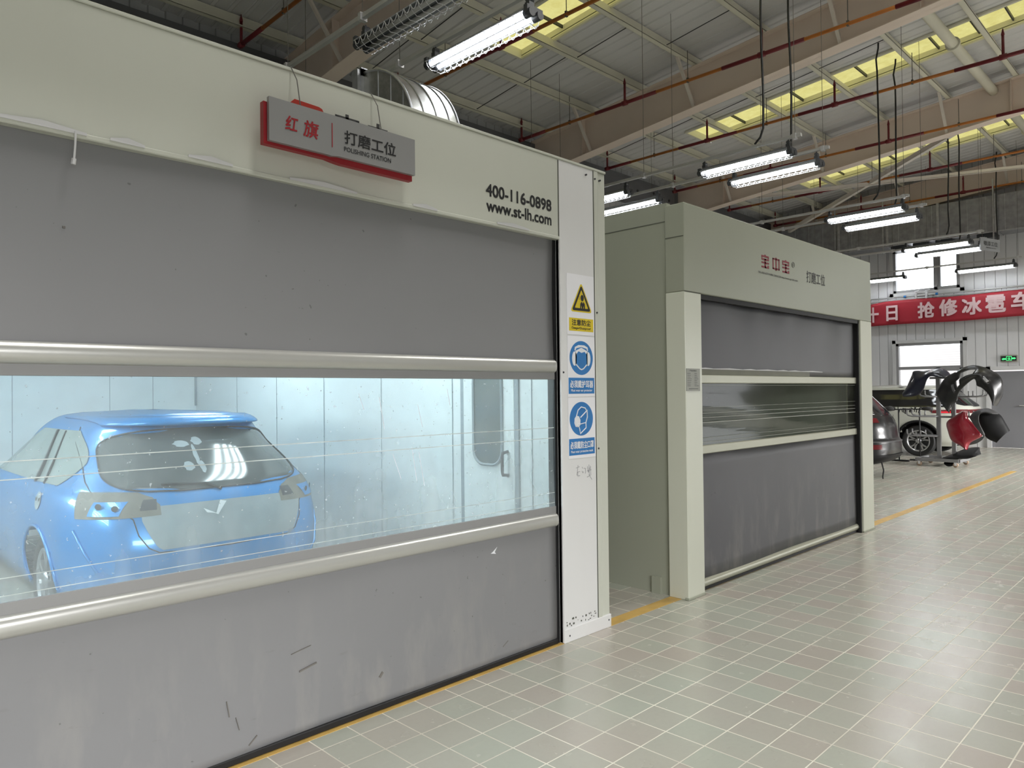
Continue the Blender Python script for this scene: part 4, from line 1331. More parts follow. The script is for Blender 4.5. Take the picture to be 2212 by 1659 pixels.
def banner():
    r = thing('banner', 'long red cloth banner with pale lettering on the far wall', 'banner', (22.2, 4, 3.37))
    m = MB()
    ya, yb = 7.62, .9
    m.grid(lambda u, v: (22.20 + .02 * math.sin(9 * u + 3 * v) + .012 * math.sin(23 * u), ya + (yb - ya) * u + (.05 * (v - .5) if u < .02 else 0), 3.37 + .67 * v + .03 * (1 - v) * 0 - .05 * (1 if u < .06 else 0) * (1 - u / .06) * v + .012 * math.sin(14 * u)), 60, 8)
    m.build('cloth', 'banner_red', r, True, solid=.01)
    t = MB()
    # characters read towards -Y
    RY = (0, -1, 0)
    xx = 22.155
    for ch, y, w, z, h in (('十', 7.66, .30, 3.47, .44), ('日', 7.16, .30, 3.49, .43), ('抢', 6.35, .42, 3.50, .44), ('修', 5.82, .44, 3.51, .46), ('冰', 5.28, .46, 3.50, .46), ('雹', 4.75, .46, 3.51, .46), ('车', 4.18, .50, 3.53, .46)):
        MB().text(ch, (xx, y, z), RY, U_, w, h, .03).build('letter', 'banner_text', r)
    for y in (7.6, 6.0, 4.4, 2.8):
        MB().tube([(22.22, y, 4.02), (22.27, y, 4.13)], .006, 5).build('tie_string', 'thin_wire', r)
banner()

def exit_sign():
    r = thing('exit_sign', 'small green lit exit sign on the far wall above the grey door', 'sign', (22.35, 4.28, 2.22))
    MB().bbox(22.31, 22.395, 4.09, 4.47, 2.23, 2.405, .02).build('housing', 'exit_frame', r)
    MB().box(22.305, 22.312, 4.11, 4.45, 2.255, 2.38).build('face', 'rubber_black', r)
    m = MB()
    X = 22.300
    def bx(y0, y1, z0, z1): m.box(X, X + .004, y0, y1, z0, z1)
    m.prism([(X, 4.435, 2.30), (X, 4.40, 2.335), (X, 4.40, 2.325), (X, 4.34, 2.325), (X, 4.34, 2.285), (X, 4.40, 2.285), (X, 4.40, 2.27)], (.004, 0, 0))
    m.prism([(X, 4.125, 2.315), (X, 4.16, 2.345), (X, 4.16, 2.335), (X, 4.22, 2.335), (X, 4.22, 2.295), (X, 4.16, 2.295), (X, 4.16, 2.285)], (.004, 0, 0))
    bx(4.215, 4.335, 2.36, 2.372); bx(4.215, 4.225, 2.26, 2.372); bx(4.325, 4.335, 2.26, 2.372); bx(4.215, 4.335, 2.26, 2.268)
    # running figure in the doorway
    m.prism([(X, 4.28, 2.345), (X, 4.27, 2.355), (X, 4.258, 2.345), (X, 4.268, 2.335)], (.004, 0, 0))
    for a, b in (((4.285, 2.33), (4.262, 2.298)), ((4.285, 2.33), (4.305, 2.31)), ((4.275, 2.32), (4.245, 2.312)), ((4.265, 2.30), (4.245, 2.275)), ((4.268, 2.30), (4.30, 2.275))):
        m.tube([(X + .002, a[0], a[1]), (X + .002, b[0], b[1])], .006, 4)
    m.build('lit_pictogram', 'exit_green', r)
exit_sign()

def small_sign():
    r = thing('station_sign', 'small grey sign board hanging at the end of the far lamp rail', 'sign', (19.3, 3.8, 4.2))
    # seen obliquely, facing -X / +Y
    o = Vector((17.9, 3.76, 4.62)); d = Vector((1.0, -.02, 0)).normalized()
    a, b = Vector((17.45, 3.80, 4.42)), Vector((18.15, 3.60, 4.42))
    rt = (b - a); L = rt.length; rt.normalize()
    nrm = Vector((rt.y, -rt.x, 0))
    m = MB().prism([a, b, b + Vector((0, 0, .26)), a + Vector((0, 0, .26))], -nrm * .02)
    m.build('board', 'sign_back', r)
    t = MB().text('喷漆工位', a + nrm * .003 + rt * .12 + Vector((0, 0, .10)), rt, U_, L * .7, .10, .015)
    t.build('station_lettering', 'grey_vinyl', r)
    t = MB().text('PAINTING STATION', a + nrm * .003 + rt * .2 + Vector((0, 0, .05)), rt, U_, L * .5, .025, .01)
    t.build('english_lettering', 'grey_vinyl', r)
    for k in (.1, .9):
        p = a + rt * L * k + Vector((0, 0, .26))
        MB().tube([p, p + Vector((0, 0, .12))], .003, 5).build('suspension_wire', 'thin_wire', r)
small_sign()

# ------------------------------------------------------------------ cars
def interp(tab, z):
    if z <= tab[0][0]: return tab[0][1:]
    for i in range(len(tab) - 1):
        a, b = tab[i], tab[i + 1]
        if z <= b[0]:
            t = (z - a[0]) / (b[0] - a[0])
            p0 = tab[max(i - 1, 0)]; p3 = tab[min(i + 2, len(tab) - 1)]
            out = []
            for k in range(1, len(a)):
                ma = (b[k] - p0[k]) / (b[0] - p0[0]) if i > 0 else (b[k] - a[k]) / (b[0] - a[0])
                mb = (p3[k] - a[k]) / (p3[0] - a[0]) if i + 2 < len(tab) else (b[k] - a[k]) / (b[0] - a[0])
                dd = (b[k] - a[k]) / (b[0] - a[0])
                if ma * dd <= 0: ma = 0
                if mb * dd <= 0: mb = 0
                if dd != 0:
                    ma = max(min(ma / dd, 2.5), 0) * dd; mb = max(min(mb / dd, 2.5), 0) * dd
                h = b[0] - a[0]
                out.append((2*t**3-3*t*t+1)*a[k] + (t**3-2*t*t+t)*h*ma + (-2*t**3+3*t*t)*b[k] + (t**3-t*t)*h*mb)
            return out
    return tab[-1][1:]

class Car:
    """heading +Y; local a = distance forward of the rearmost point, b = to the left (-X)"""
    def __init__(s, X, Y, tab, cen):
        s.X, s.Y, s.tab, s.c = X, Y, tab, cen
        # tab rows: z, half width, rear a, front a, corner exponent
    def P(s, u, z, off=0.0):
        w, ra, fa, n = interp(s.tab, z)
        w += off; ra -= off; fa += off
        cx, sy = math.cos(u), math.sin(u)
        x = w * math.copysign(abs(cx) ** (2 / n), cx)
        yy = math.copysign(abs(sy) ** (2 / n), sy)
        a = s.c + ((fa - s.c) * yy if yy > 0 else (s.c - ra) * yy)
        return Vector((s.X + x, s.Y + a, z))
    def rear(s, x, z, off=0.0):
        """point on the rear at lateral x (world sense, + to +X)"""
        w, ra, fa, n = interp(s.tab, z)
        w += off; ra -= off
        q = max(0.0, 1 - min(1, abs(x) / w) ** n) ** (1 / n)
        return Vector((s.X + x, s.Y + s.c - (s.c - ra) * q, z))
    def side(s, a, z, sgn, off=0.0):
        w, ra, fa, n = interp(s.tab, z)
        w += off; ra -= off; fa += off
        q = (a - s.c) / ((fa - s.c) if a > s.c else (s.c - ra))
        q = max(0.0, 1 - min(1, abs(q)) ** n) ** (1 / n)
        return Vector((s.X + sgn * w * q, s.Y + a, z))
    def body(s, root, name, m, z0, z1, arches, nu=160, nv=70, rad=.36):
        g = MB()
        zs = [z0 + (z1 - z0) * k / nv for k in range(nv + 1)]
        def skip(u, v):
            p = s.P(2 * PI * u, z0 + (z1 - z0) * v)
            for ya, zc, R in arches:
                if abs(p.x - s.X) > .62 and (p.y - s.Y - ya) ** 2 + (p.z - zc) ** 2 < R * R: return True
            return False
        g.grid(lambda u, v: s.P(2 * PI * u, z0 + (z1 - z0) * v), nu, nv, 0, skip, True)
        return g.build(name, m, root, True)
    def patch_rear(s, root, name, m, zlo, zhi, xfun, xc=0.0, off=.006, ns=24, nt=14, parent=None):
        g = MB()
        def f(a, b):
            z = zlo + (zhi - zlo) * b
            lo, hi = xfun(b)
            return s.rear(xc + lo + (hi - lo) * a, z, off)
        g.grid(f, ns, nt)
        return g.build(name, m, parent or root, True)
    def patch_side(s, root, name, m, zlo, zhi, afun, sgn, off=.006, ns=24, nt=14, parent=None):
        g = MB()
        def f(a, b):
            z = zlo + (zhi - zlo) * b
            lo, hi = afun(b)
            return s.side(lo + (hi - lo) * a, z, sgn, off)
        g.grid(f, ns, nt)
        return g.build(name, m, parent or root, True)
    def wheel(s, root, a, sgn, R, width, xout):
        """road wheel: tyre with rim, five double spokes and hub"""
        cx, cy, cz = s.X + sgn * xout, s.Y + a, R
        ax = (sgn, 0, 0)
        rr = R * .70
        prof = [(rr, -width), (R - .03, -width), (R, -width + .03), (R, -.03), (R - .025, -.004), (rr + .02, 0), (rr, -.012), (rr - .01, -.02)]
        ty = MB().lathe(prof, (cx, cy, cz), ax, 40).build('wheel', 'tyre', root, True, angle=40)
        g = MB().lathe([(rr, -.012), (rr - .015, -.006), (rr - .03, -.02), (rr - .045, -.10)], (cx, cy, cz), ax, 40)
        for k in range(5):
            for dk in (-.16, .16):
                a0 = 2 * PI * k / 5 + .3
                p = []
                for rad_, aa, th in ((.05, a0 + dk * .4, .022), (rr * .55, a0 + dk * .8, .017), (rr - .02, a0 + dk * 1.5, .020)):
                    p.append((Vector((cx - sgn * .02, cy + rad_ * math.cos(aa), cz + rad_ * math.sin(aa))), th, Vector((0, -math.sin(aa), math.cos(aa)))))
                for (q0, t0, n0), (q1, t1, n1) in zip(p, p[1:]):
                    g.prism([q0 - n0 * t0, q1 - n1 * t1, q1 + n1 * t1, q0 + n0 * t0], (-sgn * .03, 0, 0))
        g.build('rim', 'rim_silver', ty)
        MB().lathe([(.062, -.02), (.055, -.006), (.0, -.004)], (cx, cy, cz), ax, 20).build('hub_cap', 'rim_silver', ty, True)
        MB().lathe([(0.0, -.09), (rr - .02, -.09)], (cx, cy, cz), ax, 30).build('brake_disc', 'plastic_grey', ty)
        return ty
    def arch(s, root, a, sgn, zc, R, m, th=.012):
        pts = []
        for k in range(25):
            t = math.radians(-12 + 204 * k / 24)
            z = zc + R * math.sin(t)
            pts.append(s.side(a + R * math.cos(t), max(z, .17), sgn, .004))
        MB().tube(pts, th, 6).build('wheel_arch', m, root, True)
        # dark liner inside
        g = MB()
        xi = .35
        g.grid(lambda u, v: (s.X + sgn * (xi + (.80 - xi) * v), s.Y + a + R * 1.02 * math.cos(PI * u), max(.16, zc + R * 1.02 * math.sin(PI * u))), 20, 2)
        g.quad((s.X + sgn * xi, s.Y + a - R, .16), (s.X + sgn * xi, s.Y + a + R, .16), (s.X + sgn * xi, s.Y + a + R, zc + R), (s.X + sgn * xi, s.Y + a - R, zc + R))
        g.build('arch_liner', 'rubber_black', root)

def rounded(x, p=5):
    return lambda b: (-x(b) * max(0.02, (1 - abs(2 * b - 1) ** p)) ** (1 / p), x(b) * max(0.02, (1 - abs(2 * b - 1) ** p)) ** (1 / p))

def hatchback():
    tab = [(.17, .80, .16, 4.28, 5.0), (.30, .87, .05, 4.38, 4.8), (.45, .90, .0, 4.42, 4.6), (.60, .91, .0, 4.40, 4.6), (.74, .91, .03, 4.30, 4.6),
           (.86, .90, .075, 4.02, 4.5), (.95, .875, .125, 3.35, 4.3), (1.02, .82, .17, 3.15, 4.1), (1.12, .755, .26, 2.98, 3.8), (1.22, .70, .36, 2.80, 3.4),
           (1.32, .64, .47, 2.60, 3.6), (1.385, .585, .50, 2.42, 3.8), (1.43, .52, .50, 2.25, 3.8), (1.452, .42, .60, 2.05, 3.4), (1.466, .26, .95, 1.8, 3.0), (1.47, .05, 1.3, 1.5, 2.4)]
    C = Car(2.12, 4.86, tab, 1.75)
    r = thing('car', 'light blue hatchback parked inside the first booth, seen through its window', 'car', (2.12, 6.9, 0))
    aw, R = 1.02, .37
    C.body(r, 'body', 'paint_blue', .17, 1.47, ((aw, .33, R), (aw + 2.64, .33, R)), 180, 80)
    gl = C.patch_rear(r, 'rear_window', 'car_glass', .955, 1.345, rounded(lambda b: .70 - .13 * b, 4))
    # smears, wiper and rim of the window
    g = MB()
    pts = []
    f = rounded(lambda b: .705 - .13 * b, 4)
    for k in range(41):
        b = k / 40
        pts.append(C.rear(f(b)[1], .953 + .394 * b, .009))
    for k in range(40, -1, -1):
        b = k / 40
        pts.append(C.rear(f(b)[0], .953 + .394 * b, .009))
    g.tube(pts, .006, 5, closed=True)
    g.build('window_seal', 'rubber_black', gl)
    MB().tube([C.rear(.0, .94, .012), C.rear(-.1, .985, .02), C.rear(-.38, 1.0, .018)], .008, 6).build('wiper', 'plastic_black', gl)
    g = MB()
    for x, z, a_, b_ in ((-.17, 1.245, .05, .022), (-.06, 1.26, .035, .028), (-.10, 1.17, .015, .07), (-.17, 1.10, .035, .03), (-.08, 1.09, .018, .04)):
        vs = [C.rear(x + a_ * math.cos(2 * PI * k / 14) * (1 + .2 * math.sin(3 * k)), z + b_ * math.sin(2 * PI * k / 14), .009) for k in range(14)]
        g.add(vs, [tuple(range(14))])
    g.build('dust_smear', 'haze_dust_grey', gl)
    # roof spoiler
    g = MB()
    g.grid(lambda u, v: C.rear(-.56 + 1.12 * u, 1.375 + .055 * v, .01) + Vector((0, -.075 * math.sin(PI * min(1, .35 + v * .65)), .0)), 24, 5)
    g.build('roof_spoiler', 'paint_blue', r, True, solid=.02)
    # side windows
    for sg in (-1, 1):
        C.patch_side(r, 'side_window', 'car_glass_side', .985, 1.335, lambda b: (.66 + .16 * (abs(b - .42) * 2) ** 1.8 + .34 * max(0, b - .42), 3.0 - 1.0 * b), sg, .006, 40, 12)
        for aa in (1.08, 1.28):
            MB().tube([C.side(aa - .05, .985, sg, .009), C.side(aa + .12, 1.15, sg, .009), C.side(aa + .26, 1.325, sg, .009)], .014 if aa > 1.1 else .008, 6).build('window_pillar', 'rubber_black', r)
        # lamp openings, lamps taken out
        def lampf(b): return (.40 - .10 * b * 0 - .33 * 0, .0)
        g = MB()
        u0, u1 = (PI * 1.0, PI * 1.0)
        def corner(t, z, off):
            # t 0..1 runs from the flank round the corner on to the tail
            if t < .5:
                return C.side(.47 - (.47 - .17) * (t / .5), z, sg, off)
            x0 = abs(C.side(.17, z, sg, off).x - C.X)
            return C.rear(sg * (x0 - (x0 - .40) * ((t - .5) / .5)), z, off)
        def lf(a, b):
            t0 = .02 + .12 * (1 - b); t1 = .98
            lo = .805 + .010 * a; hi = .968 - .055 * max(0, (a - .35) / .65) ** 1.5
            if a > .9: hi -= (hi - lo) * .35 * (a - .9) / .1
            return corner(t0 + (t1 - t0) * a, lo + (hi - lo) * b, .005)
        g.grid(lf, 30, 8)
        lc = g.build('tail_lamp_opening', 'lamp_cavity', r, True)
        g = MB(); g.grid(lambda a, b: corner(.30 + .28 * a, .825 + .085 * b, .008), 10, 4); g.build('lamp_backing', 'paint_blue', lc, True)
        for t, z, rad in ((.40, .885, .020), (.54, .872, .019)):
            g = MB()
            p = corner(t, z, .022); q = corner(t + .03, z, .022)
            tx = (q - p).normalized()
            g.add([p + tx * rad * 1.1 * math.cos(2 * PI * k / 16) + Vector((0, 0, rad * math.sin(2 * PI * k / 16))) for k in range(16)], [tuple(range(16))])
            g.build('bulb_hole', 'lamp_cap', lc)
        g = MB(); g.grid(lambda a, b: corner(.76 + .18 * a, .85 + .065 * b, .008), 10, 4); g.build('lamp_recess', 'lamp_cap', lc, True)
        C.arch(r, aw, sg, .33, R, 'paint_blue')
        C.wheel(r, aw, sg, .315, .2, .865)
        C.wheel(r, aw + 2.64, sg, .315, .2, .865)
        # hatch seam
        pts = [C.rear(sg * x, z, .003) for x, z in ((.60, 1.36), (.66, 1.25), (.70, 1.12), (.735, 1.02), (.735, .95), (.66, .88), (.57, .80), (.55, .70), (.50, .62), (.44, .585))]
        MB().tube(pts, .004, 5).build('tailgate_seam', 'rubber_black', r)
        pts = [C.rear(sg * x, z, .004) for x, z in ((.835, .73), (.80, .60), (.74, .46), (.62, .39), (.50, .372))]
        MB().tube(pts, .010, 6).build('bumper_crease', 'paint_blue', r, True)
        # mirror
    MB().tube([C.rear(-.44, .585, .003), C.rear(0, .572, .003), C.rear(.44, .585, .003)], .004, 5).build('tailgate_seam', 'rubber_black', r)
    C.patch_rear(r, 'film_haze_patch', 'haze_dust_grey', .60, .87, lambda b: (-.42 - .13 * b ** .6 + .16 * max(0, b - .7) / .3 * .2, .46 + .13 * b ** .6), 0, .004, 30, 16)  # whitish reflection on the booth film, painted as a grey tailgate patch
    C.patch_rear(r, 'bumper_lower', 'plastic_black', .19, .30, lambda b: (-.55, .55), 0, .006)
    MB().prism([C.rear(-.03, .87, .02), C.rear(.01, .86, .02), C.rear(-.06, .78, .02), C.rear(-.15, .83, .02), C.rear(-.13, .80, .02), C.rear(-.07, .79, .02)], (0, .004, 0)).build('masking_tape', 'label_white', r)
    cap = [C.side(1.0 + .06 * math.cos(2 * PI * k / 20), .87 + .06 * math.sin(2 * PI * k / 20), -1, .005) for k in range(20)]
    fc = MB().add(cap, [tuple(range(20))]).build('fuel_opening', 'haze_dust_grey', r)
    for dz, da in ((.01, -.03), (.01, .03)):
        MB().add([C.side(1.0 + da + .014 * math.cos(2 * PI * k / 10), .88 + .014 * math.sin(2 * PI * k / 10), -1, .008) for k in range(10)], [tuple(range(10))]).build('fuel_cap', 'lamp_cap', fc)
hatchback()

def suv():
    tab = [(.24, .84, .20, 4.55, 4.5), (.36, .91, .06, 4.66, 4.2), (.55, .935, .0, 4.70, 3.8), (.75, .945, .01, 4.68, 3.6), (.95, .94, .03, 4.45, 3.6),
           (1.08, .925, .06, 3.95, 3.6), (1.16, .885, .10, 3.55, 3.8), (1.30, .80, .26, 3.25, 3.9), (1.45, .72, .42, 2.95, 4.0), (1.56, .65, .46, 2.65, 4.0),
           (1.62, .57, .52, 2.45, 3.8), (1.65, .42, .75, 2.2, 3.2), (1.665, .06, 1.3, 1.7, 2.4)]
    C = Car(19.53, 4.30, tab, 1.9)
    r = thing('car', 'white sport utility car with black windows, parked along the far wall', 'car', (19.53, 6.6, 0))
    aw, R = 1.07, .44
    C.body(r, 'body', 'paint_white', .24, 1.665, ((aw, .37, R), (aw + 2.75, .37, R)), 160, 70)
    for sg in (-1, 1):
        sw = C.patch_side(r, 'side_window', 'car_glass_black', 1.14, 1.54, lambda b: (.50 + .25 * b, 3.75 - .85 * b), sg, .008, 40, 12)
        MB().tube([C.side(.42, 1.585, sg, .012), C.side(1.5, 1.60, sg, .02), C.side(2.6, 1.585, sg, .012)], .016, 6).build('roof_rail', 'rim_silver', r, True)
        C.patch_side(r, 'sill_cladding', 'plastic_black', .25, .40, lambda b: (aw + R, aw + 2.75 - R), sg, .008, 30, 4)
        C.patch_side(r, 'tail_lamp', 'tail_dark', 1.00, 1.085, lambda b: (.14, .62 - .1 * b), sg, .008, 16, 4)
        g = C.patch_side(r, 'tail_lamp', 'tail_red', 1.005, 1.04, lambda b: (.42, .62), sg, .012, 10, 3)
        C.arch(r, aw, sg, .37, R, 'plastic_black', .03)
        C.wheel(r, aw, sg, .355, .24, .925)
        C.wheel(r, aw + 2.75, sg, .355, .24, .925)
        MB().tube([C.side(1.62, .42, sg, .004), C.side(1.60, .9, sg, .004), C.side(1.55, 1.13, sg, .004)], .004, 5).build('door_seam', 'rubber_black', r)
        MB().tube([C.side(2.75, .40, sg, .004), C.side(2.75, .9, sg, .004), C.side(2.72, 1.13, sg, .004)], .004, 5).build('door_seam', 'rubber_black', r)
    C.patch_rear(r, 'rear_window', 'car_glass_black', 1.14, 1.52, rounded(lambda b: .72 - .14 * b, 4))
    C.patch_rear(r, 'bumper_lower', 'plastic_black', .26, .44, lambda b: (-.7, .7), 0, .006)
    C.patch_rear(r, 'tail_lamp', 'tail_dark', 1.0, 1.08, lambda b: (-.9, .9), 0, .008)
suv()

def black_car():
    tab = [(.25, .80, .22, 4.5, 4.5), (.36, .87, .05, 4.60, 3.8), (.50, .91, .0, 4.64, 3.2), (.64, .92, .0, 4.62, 3.0), (.70, .915, .035, 4.58, 3.0), (.90, .90, .07, 4.2, 3.0),
           (1.02, .87, .12, 3.7, 3.0), (1.12, .82, .19, 3.35, 3.2), (1.25, .76, .31, 3.1, 3.4), (1.40, .69, .46, 2.85, 3.6), (1.52, .60, .58, 2.55, 3.6), (1.58, .45, .8, 2.25, 3.2), (1.60, .06, 1.3, 1.7, 2.4)]
    C = Car(13.95, 4.36, tab, 1.9)
    r = thing('car', 'black car whose tail shows past the right post of the second booth', 'car', (13.95, 6.6, 0))
    aw, R = 1.02, .42
    C.body(r, 'body', 'paint_black', .25, 1.60, ((aw, .36, R), (aw + 2.7, .36, R)), 160, 70)
    for sg in (-1, 1):
        C.patch_side(r, 'side_window', 'car_glass_black', 1.06, 1.48, lambda b: (.5 + .25 * b, 3.5 - .7 * b), sg, .008, 40, 12)
        C.patch_rear(r, 'tail_lamp', 'tail_dark', .98, 1.06, lambda b: (sg * .86, sg * .42), 0, .01)
        C.patch_rear(r, 'reflector', 'tail_dark', .52, .60, lambda b: (sg * .84, sg * .5), 0, .01)
        C.arch(r, aw, sg, .36, R, 'plastic_black', .02)
        C.wheel(r, aw, sg, .345, .23, .90)
        C.wheel(r, aw + 2.7, sg, .345, .23, .90)
    C.patch_rear(r, 'rear_window', 'car_glass_black', 1.10, 1.46, rounded(lambda b: .70 - .15 * b, 4))
    C.patch_rear(r, 'bumper_trim', 'plastic_grey', .635, .66, lambda b: (-.86, .86), 0, .012)
    C.patch_rear(r, 'bumper_lower', 'plastic_black', .27, .42, lambda b: (-.65, .65), 0, .012)
    MB().tube([(13.5, 4.48, .30), (13.48, 4.44, .16), (13.46, 4.45, .05), (13.44, 4.44, .02)], .012, 6).build('ground_strap', 'rubber_black', r)
black_car()

# ------------------------------------------------------------------ bumper trolley
def trolley():
    r = thing('parts_trolley', 'grey steel parts trolley on casters, hung with bumpers', 'trolley', (16.6, 4.2, 0))
    M = 'trolley_steel'
    # base frame: long axis along Y
    m = MB()
    xa, xb, ya, yb, z = 16.35, 17.10, 4.0, 4.75, .13
    for x in (xa, xb): m.box(x - .03, x + .03, ya, yb, z - .03, z + .03)
    for y in (ya, yb): m.box(xa, xb, y - .03, y + .03, z - .03, z + .03)
    m.box(xa, xb, 4.36, 4.42, z - .03, z + .03)
    m.build('base_frame', M, r)
    for y in (4.40, 4.13):
        MB().box(16.56, 16.63, y - .035, y + .035, z + .03, 1.80).build('upright', M, r)
    MB().box(16.57, 16.62, 4.10, 4.55, 1.76, 1.80).box(16.57, 16.62, 4.13, 4.40, .97, 1.01).box(16.56, 16.63, 4.0, 4.75, .10, .16).build('cross_bar', M, r)
    # hook arms to both sides
    for z, sd, L in ((1.40, 1, .30), (1.40, -1, .55), (1.0, 1, .55), (1.0, -1, .55), (.60, 1, .55), (.65, -1, .55)):
        for x in (16.45, 16.78):
            y0 = 4.40 if sd > 0 else 4.13
            p = [(16.595, y0, z), (x, y0 + sd * .03, z), (x, y0 + sd * (L - .10), z), (x, y0 + sd * (L - .02), z + .02), (x, y0 + sd * L, z + .05), (x, y0 + sd * L, z + .13)]
            m = MB().tube(p, .016, 8)
            if L > .4: m.tube([(x, y0 + sd * (L - .25), z), (x, y0 + sd * (L - .25), z + .11)], .014, 8)
            m.build('hook_arm', M, r, True)
    for x in (xa, xb):
        for y in (ya + .05, yb - .05):
            c = MB().box(x - .02, x + .02, y - .03, y + .03, .09, .115).box(x - .035, x - .028, y - .02, y + .02, .04, .1).box(x + .028, x + .035, y - .02, y + .02, .04, .1).build('caster', 'trim_white', r)
            MB().lathe([(0, -.022), (.04, -.022), (.05, -.012), (.05, .012), (.04, .022), (0, .022)], (x, y, .051), (1, 0, 0), 18).build('caster_wheel', 'caster_wheel', c, True)
trolley()

# bumpers: shells spanned between an outer and an inner edge (distance, then y, z along each edge)
BUMP = {
'navy': (16.2, [(4.997, 1.515), (4.936, 1.643), (4.854, 1.841), (4.814, 1.925), (4.633, 1.927), (4.506, 1.944), (4.318, 1.966), (4.208, 1.908), (4.148, 1.831)], [(4.933, 1.408), (4.77, 1.407), (4.641, 1.449), (4.563, 1.539), (4.497, 1.734), (4.445, 1.803), (4.382, 1.809), (4.283, 1.786), (4.185, 1.77)]),
'black': (16.0, [(4.346, 1.49), (4.257, 1.647), (4.145, 1.795), (3.988, 1.885), (3.845, 1.969), (3.681, 2.003), (3.499, 1.951), (3.299, 1.827), (3.224, 1.695), (3.217, 1.527), (3.234, 1.397), (3.32, 1.228)], [(4.06, 1.088), (4.01, 1.251), (3.926, 1.305), (3.9, 1.426), (3.852, 1.533), (3.733, 1.665), (3.628, 1.743), (3.594, 1.676), (3.584, 1.61), (3.505, 1.569), (3.394, 1.437), (3.33, 1.241)]),
'red': (15.95, [(3.759, 0.396), (3.915, 0.489), (4.02, 0.558), (4.077, 0.725), (4.098, 0.9), (3.965, 1.024), (3.823, 1.126)], [(3.753, 0.403), (3.693, 0.538), (3.508, 0.67), (3.574, 0.793), (3.653, 0.896), (3.732, 0.988), (3.742, 1.107)]),
'grey': (16.1, [(3.784, 0.995), (3.719, 1.09), (3.602, 1.151), (3.488, 1.172), (3.375, 1.127), (3.309, 1.069)], [(3.519, 0.658), (3.495, 0.683), (3.583, 0.892), (3.598, 1.038), (3.512, 1.099), (3.387, 1.087)]),
'matt': (16.3, [(3.52, 1.16), (3.406, 1.117), (3.295, 1.037), (3.219, 0.893), (3.154, 0.75)], [(3.637, 1.031), (3.627, 0.924), (3.583, 0.764), (3.494, 0.606), (3.342, 0.526)]),
'lying': (16.35, [(4.287, 0.19), (4.138, 0.263), (3.955, 0.354), (3.74, 0.392), (3.718, 0.339), (3.695, 0.259)], [(4.281, 0.18), (4.139, 0.18), (3.958, 0.18), (3.838, 0.19), (3.743, 0.229), (3.702, 0.248)]),
'under': (16.4, [(4.276, 0.104), (4.189, 0.105), (4.092, 0.105), (4.019, 0.105)], [(4.264, 0.058), (4.203, 0.017), (4.129, 0.027), (4.019, 0.09)]),
}
def curve_at(pts, t):
    L = [0]
    for a, b in zip(pts, pts[1:]): L.append(L[-1] + math.dist(a, b))
    d = t * L[-1]
    for i in range(len(pts) - 1):
        if d <= L[i + 1] + 1e-9:
            q = (d - L[i]) / (L[i + 1] - L[i])
            p0 = pts[max(i - 1, 0)]; p3 = pts[min(i + 2, len(pts) - 1)]
            return [.5 * (2 * pts[i][k] + (pts[i + 1][k] - p0[k]) * q + (2 * p0[k] - 5 * pts[i][k] + 4 * pts[i + 1][k] - p3[k]) * q * q + (3 * pts[i][k] - p0[k] - 3 * pts[i + 1][k] + p3[k]) * q ** 3) for k in (0, 1)]
    return pts[-1]
def bumper(key, label, material, bulge, tilt, skip=None, th=.012, nu=44, nv=14, crease=0.0):
    X, A, B = BUMP[key]
    if key == 'red':   # set back so that it hangs on its arm
        k = 16.36 / X
        A, B = ([(y * k, (z - CAM_H) * k + CAM_H) for y, z in q] for q in (A, B)); X = 16.36
    m = MB()
    def f(u, v):
        a, b = curve_at(A, u), curve_at(B, u)
        y, z = a[0] + (b[0] - a[0]) * v, a[1] + (b[1] - a[1]) * v
        return (X + tilt * (1 - v) - bulge * math.sin(PI * v) ** .7 + crease * math.sin(3 * PI * v) * math.sin(PI * u), y, z)
    m.grid(f, nu, nv, 0, skip)
    return m.build('bumper', material, None, True, label=label, cat='bumper', group='car bumpers on and under the trolley', solid=th)
bumper('navy', 'dark navy bumper draped over the upper left trolley arms', 'paint_navy', .10, .30, lambda u, v: .25 < u < .33 and .22 < v < .30, crease=.02)
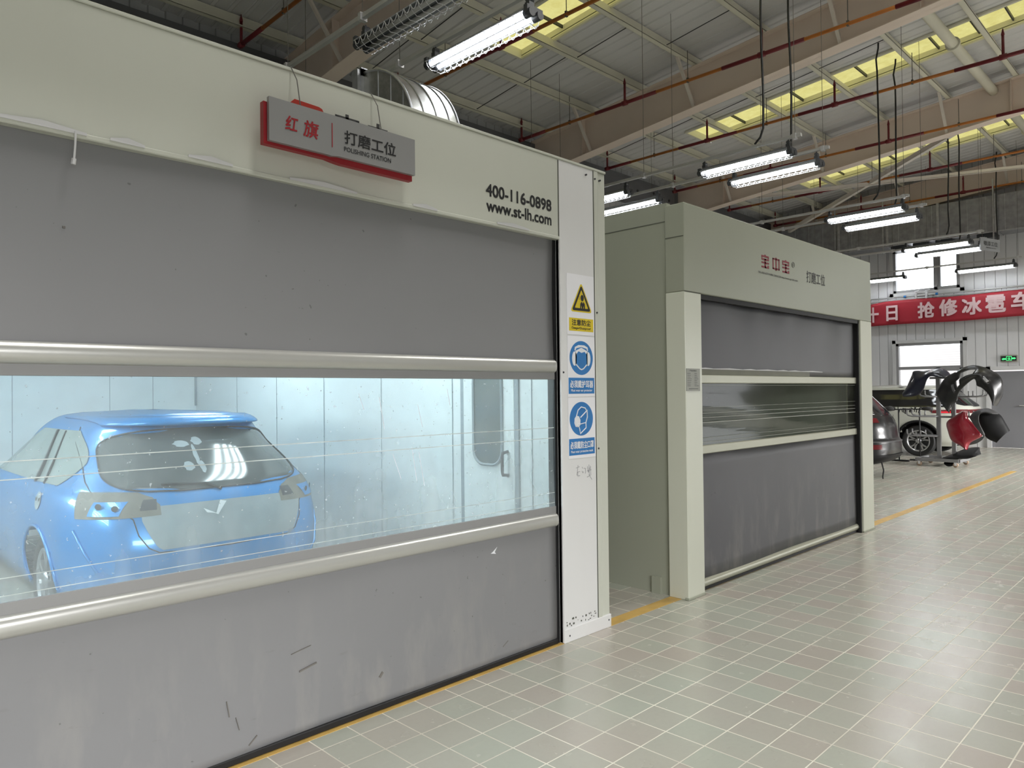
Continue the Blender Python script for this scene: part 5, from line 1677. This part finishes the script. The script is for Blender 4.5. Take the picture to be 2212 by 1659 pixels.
bumper('black', 'glossy black bumper arched over the upper right trolley arms', 'paint_black', .10, .22,
       lambda u, v: (.34 < u < .50 and .18 < v < .52) or (.22 < u < .26 and .45 < v < .75) or (.29 < u < .33 and .45 < v < .75) or (.64 < u < .70 and .45 < v < .60), crease=.02)
bumper('red', 'red bumper wing hanging on the lower right trolley arm', 'paint_red', .12, .04, None, .015)
bumper('grey', 'matt grey bumper hung behind the red one', 'plastic_grey', .08, .20, None, .015)
bumper('matt', 'matt black bumper wing on the right, beside the red one', 'plastic_black', .10, .10, None, .015)
bumper('lying', 'matt black bumper lying on the trolley base', 'plastic_black', .08, .35, None, .012)
bumper('under', 'dark bumper piece tucked under the trolley base, almost on the floor', 'plastic_black', .05, .1, None, .015, 20, 6)

def tstand(x, y, label, clump):
    r = thing('parts_stand', label, 'stand', (x, y, 0), 'black stands beside the trolley')
    MB().bbox(x - .035, x + .035, y - .20, y + .20, 0, .035, .006).build('base_bar', 'stand_black', r)
    MB().tube([(x, y, .03), (x, y, 1.12)], .014, 8).tube([(x, y, .62), (x, y, .66)], .022, 8).build('pole', 'stand_black', r, True)
    MB().tube([(x, y + .26, 1.12), (x, y - .26, 1.12)], .013, 8).build('top_bar', 'stand_black', r, True)
    m = MB()
    rnd = random.Random(int(y * 100))
    for k in range(22):
        yy = y + rnd.uniform(-.25, .25)
        MB().tube([(x, yy, 1.13), (x + rnd.uniform(-.03, .03), yy + rnd.uniform(-.03, .03), 1.10 + rnd.choice((-1, 1)) * rnd.uniform(.02, .08))], .010, 5).build('hook', 'stand_black', r)
    for s, rad in clump:
        MB().tube([(x, y + s - math.copysign(.08, s), 1.13), (x, y + s + math.copysign(.02, s), 1.135), (x, y + s + math.copysign(.12, s), 1.13)], [rad * .7, rad, rad * .8], 10).build('padding', 'plastic_grey', r, True)
tstand(17.1, 5.31, 'black stand with a padded hooked top bar, in front of the white car door', ((.16, .055),))
tstand(17.40, 4.985, 'black stand with hooked top bar, in front of the white car wheel', ((-.14, .045),))
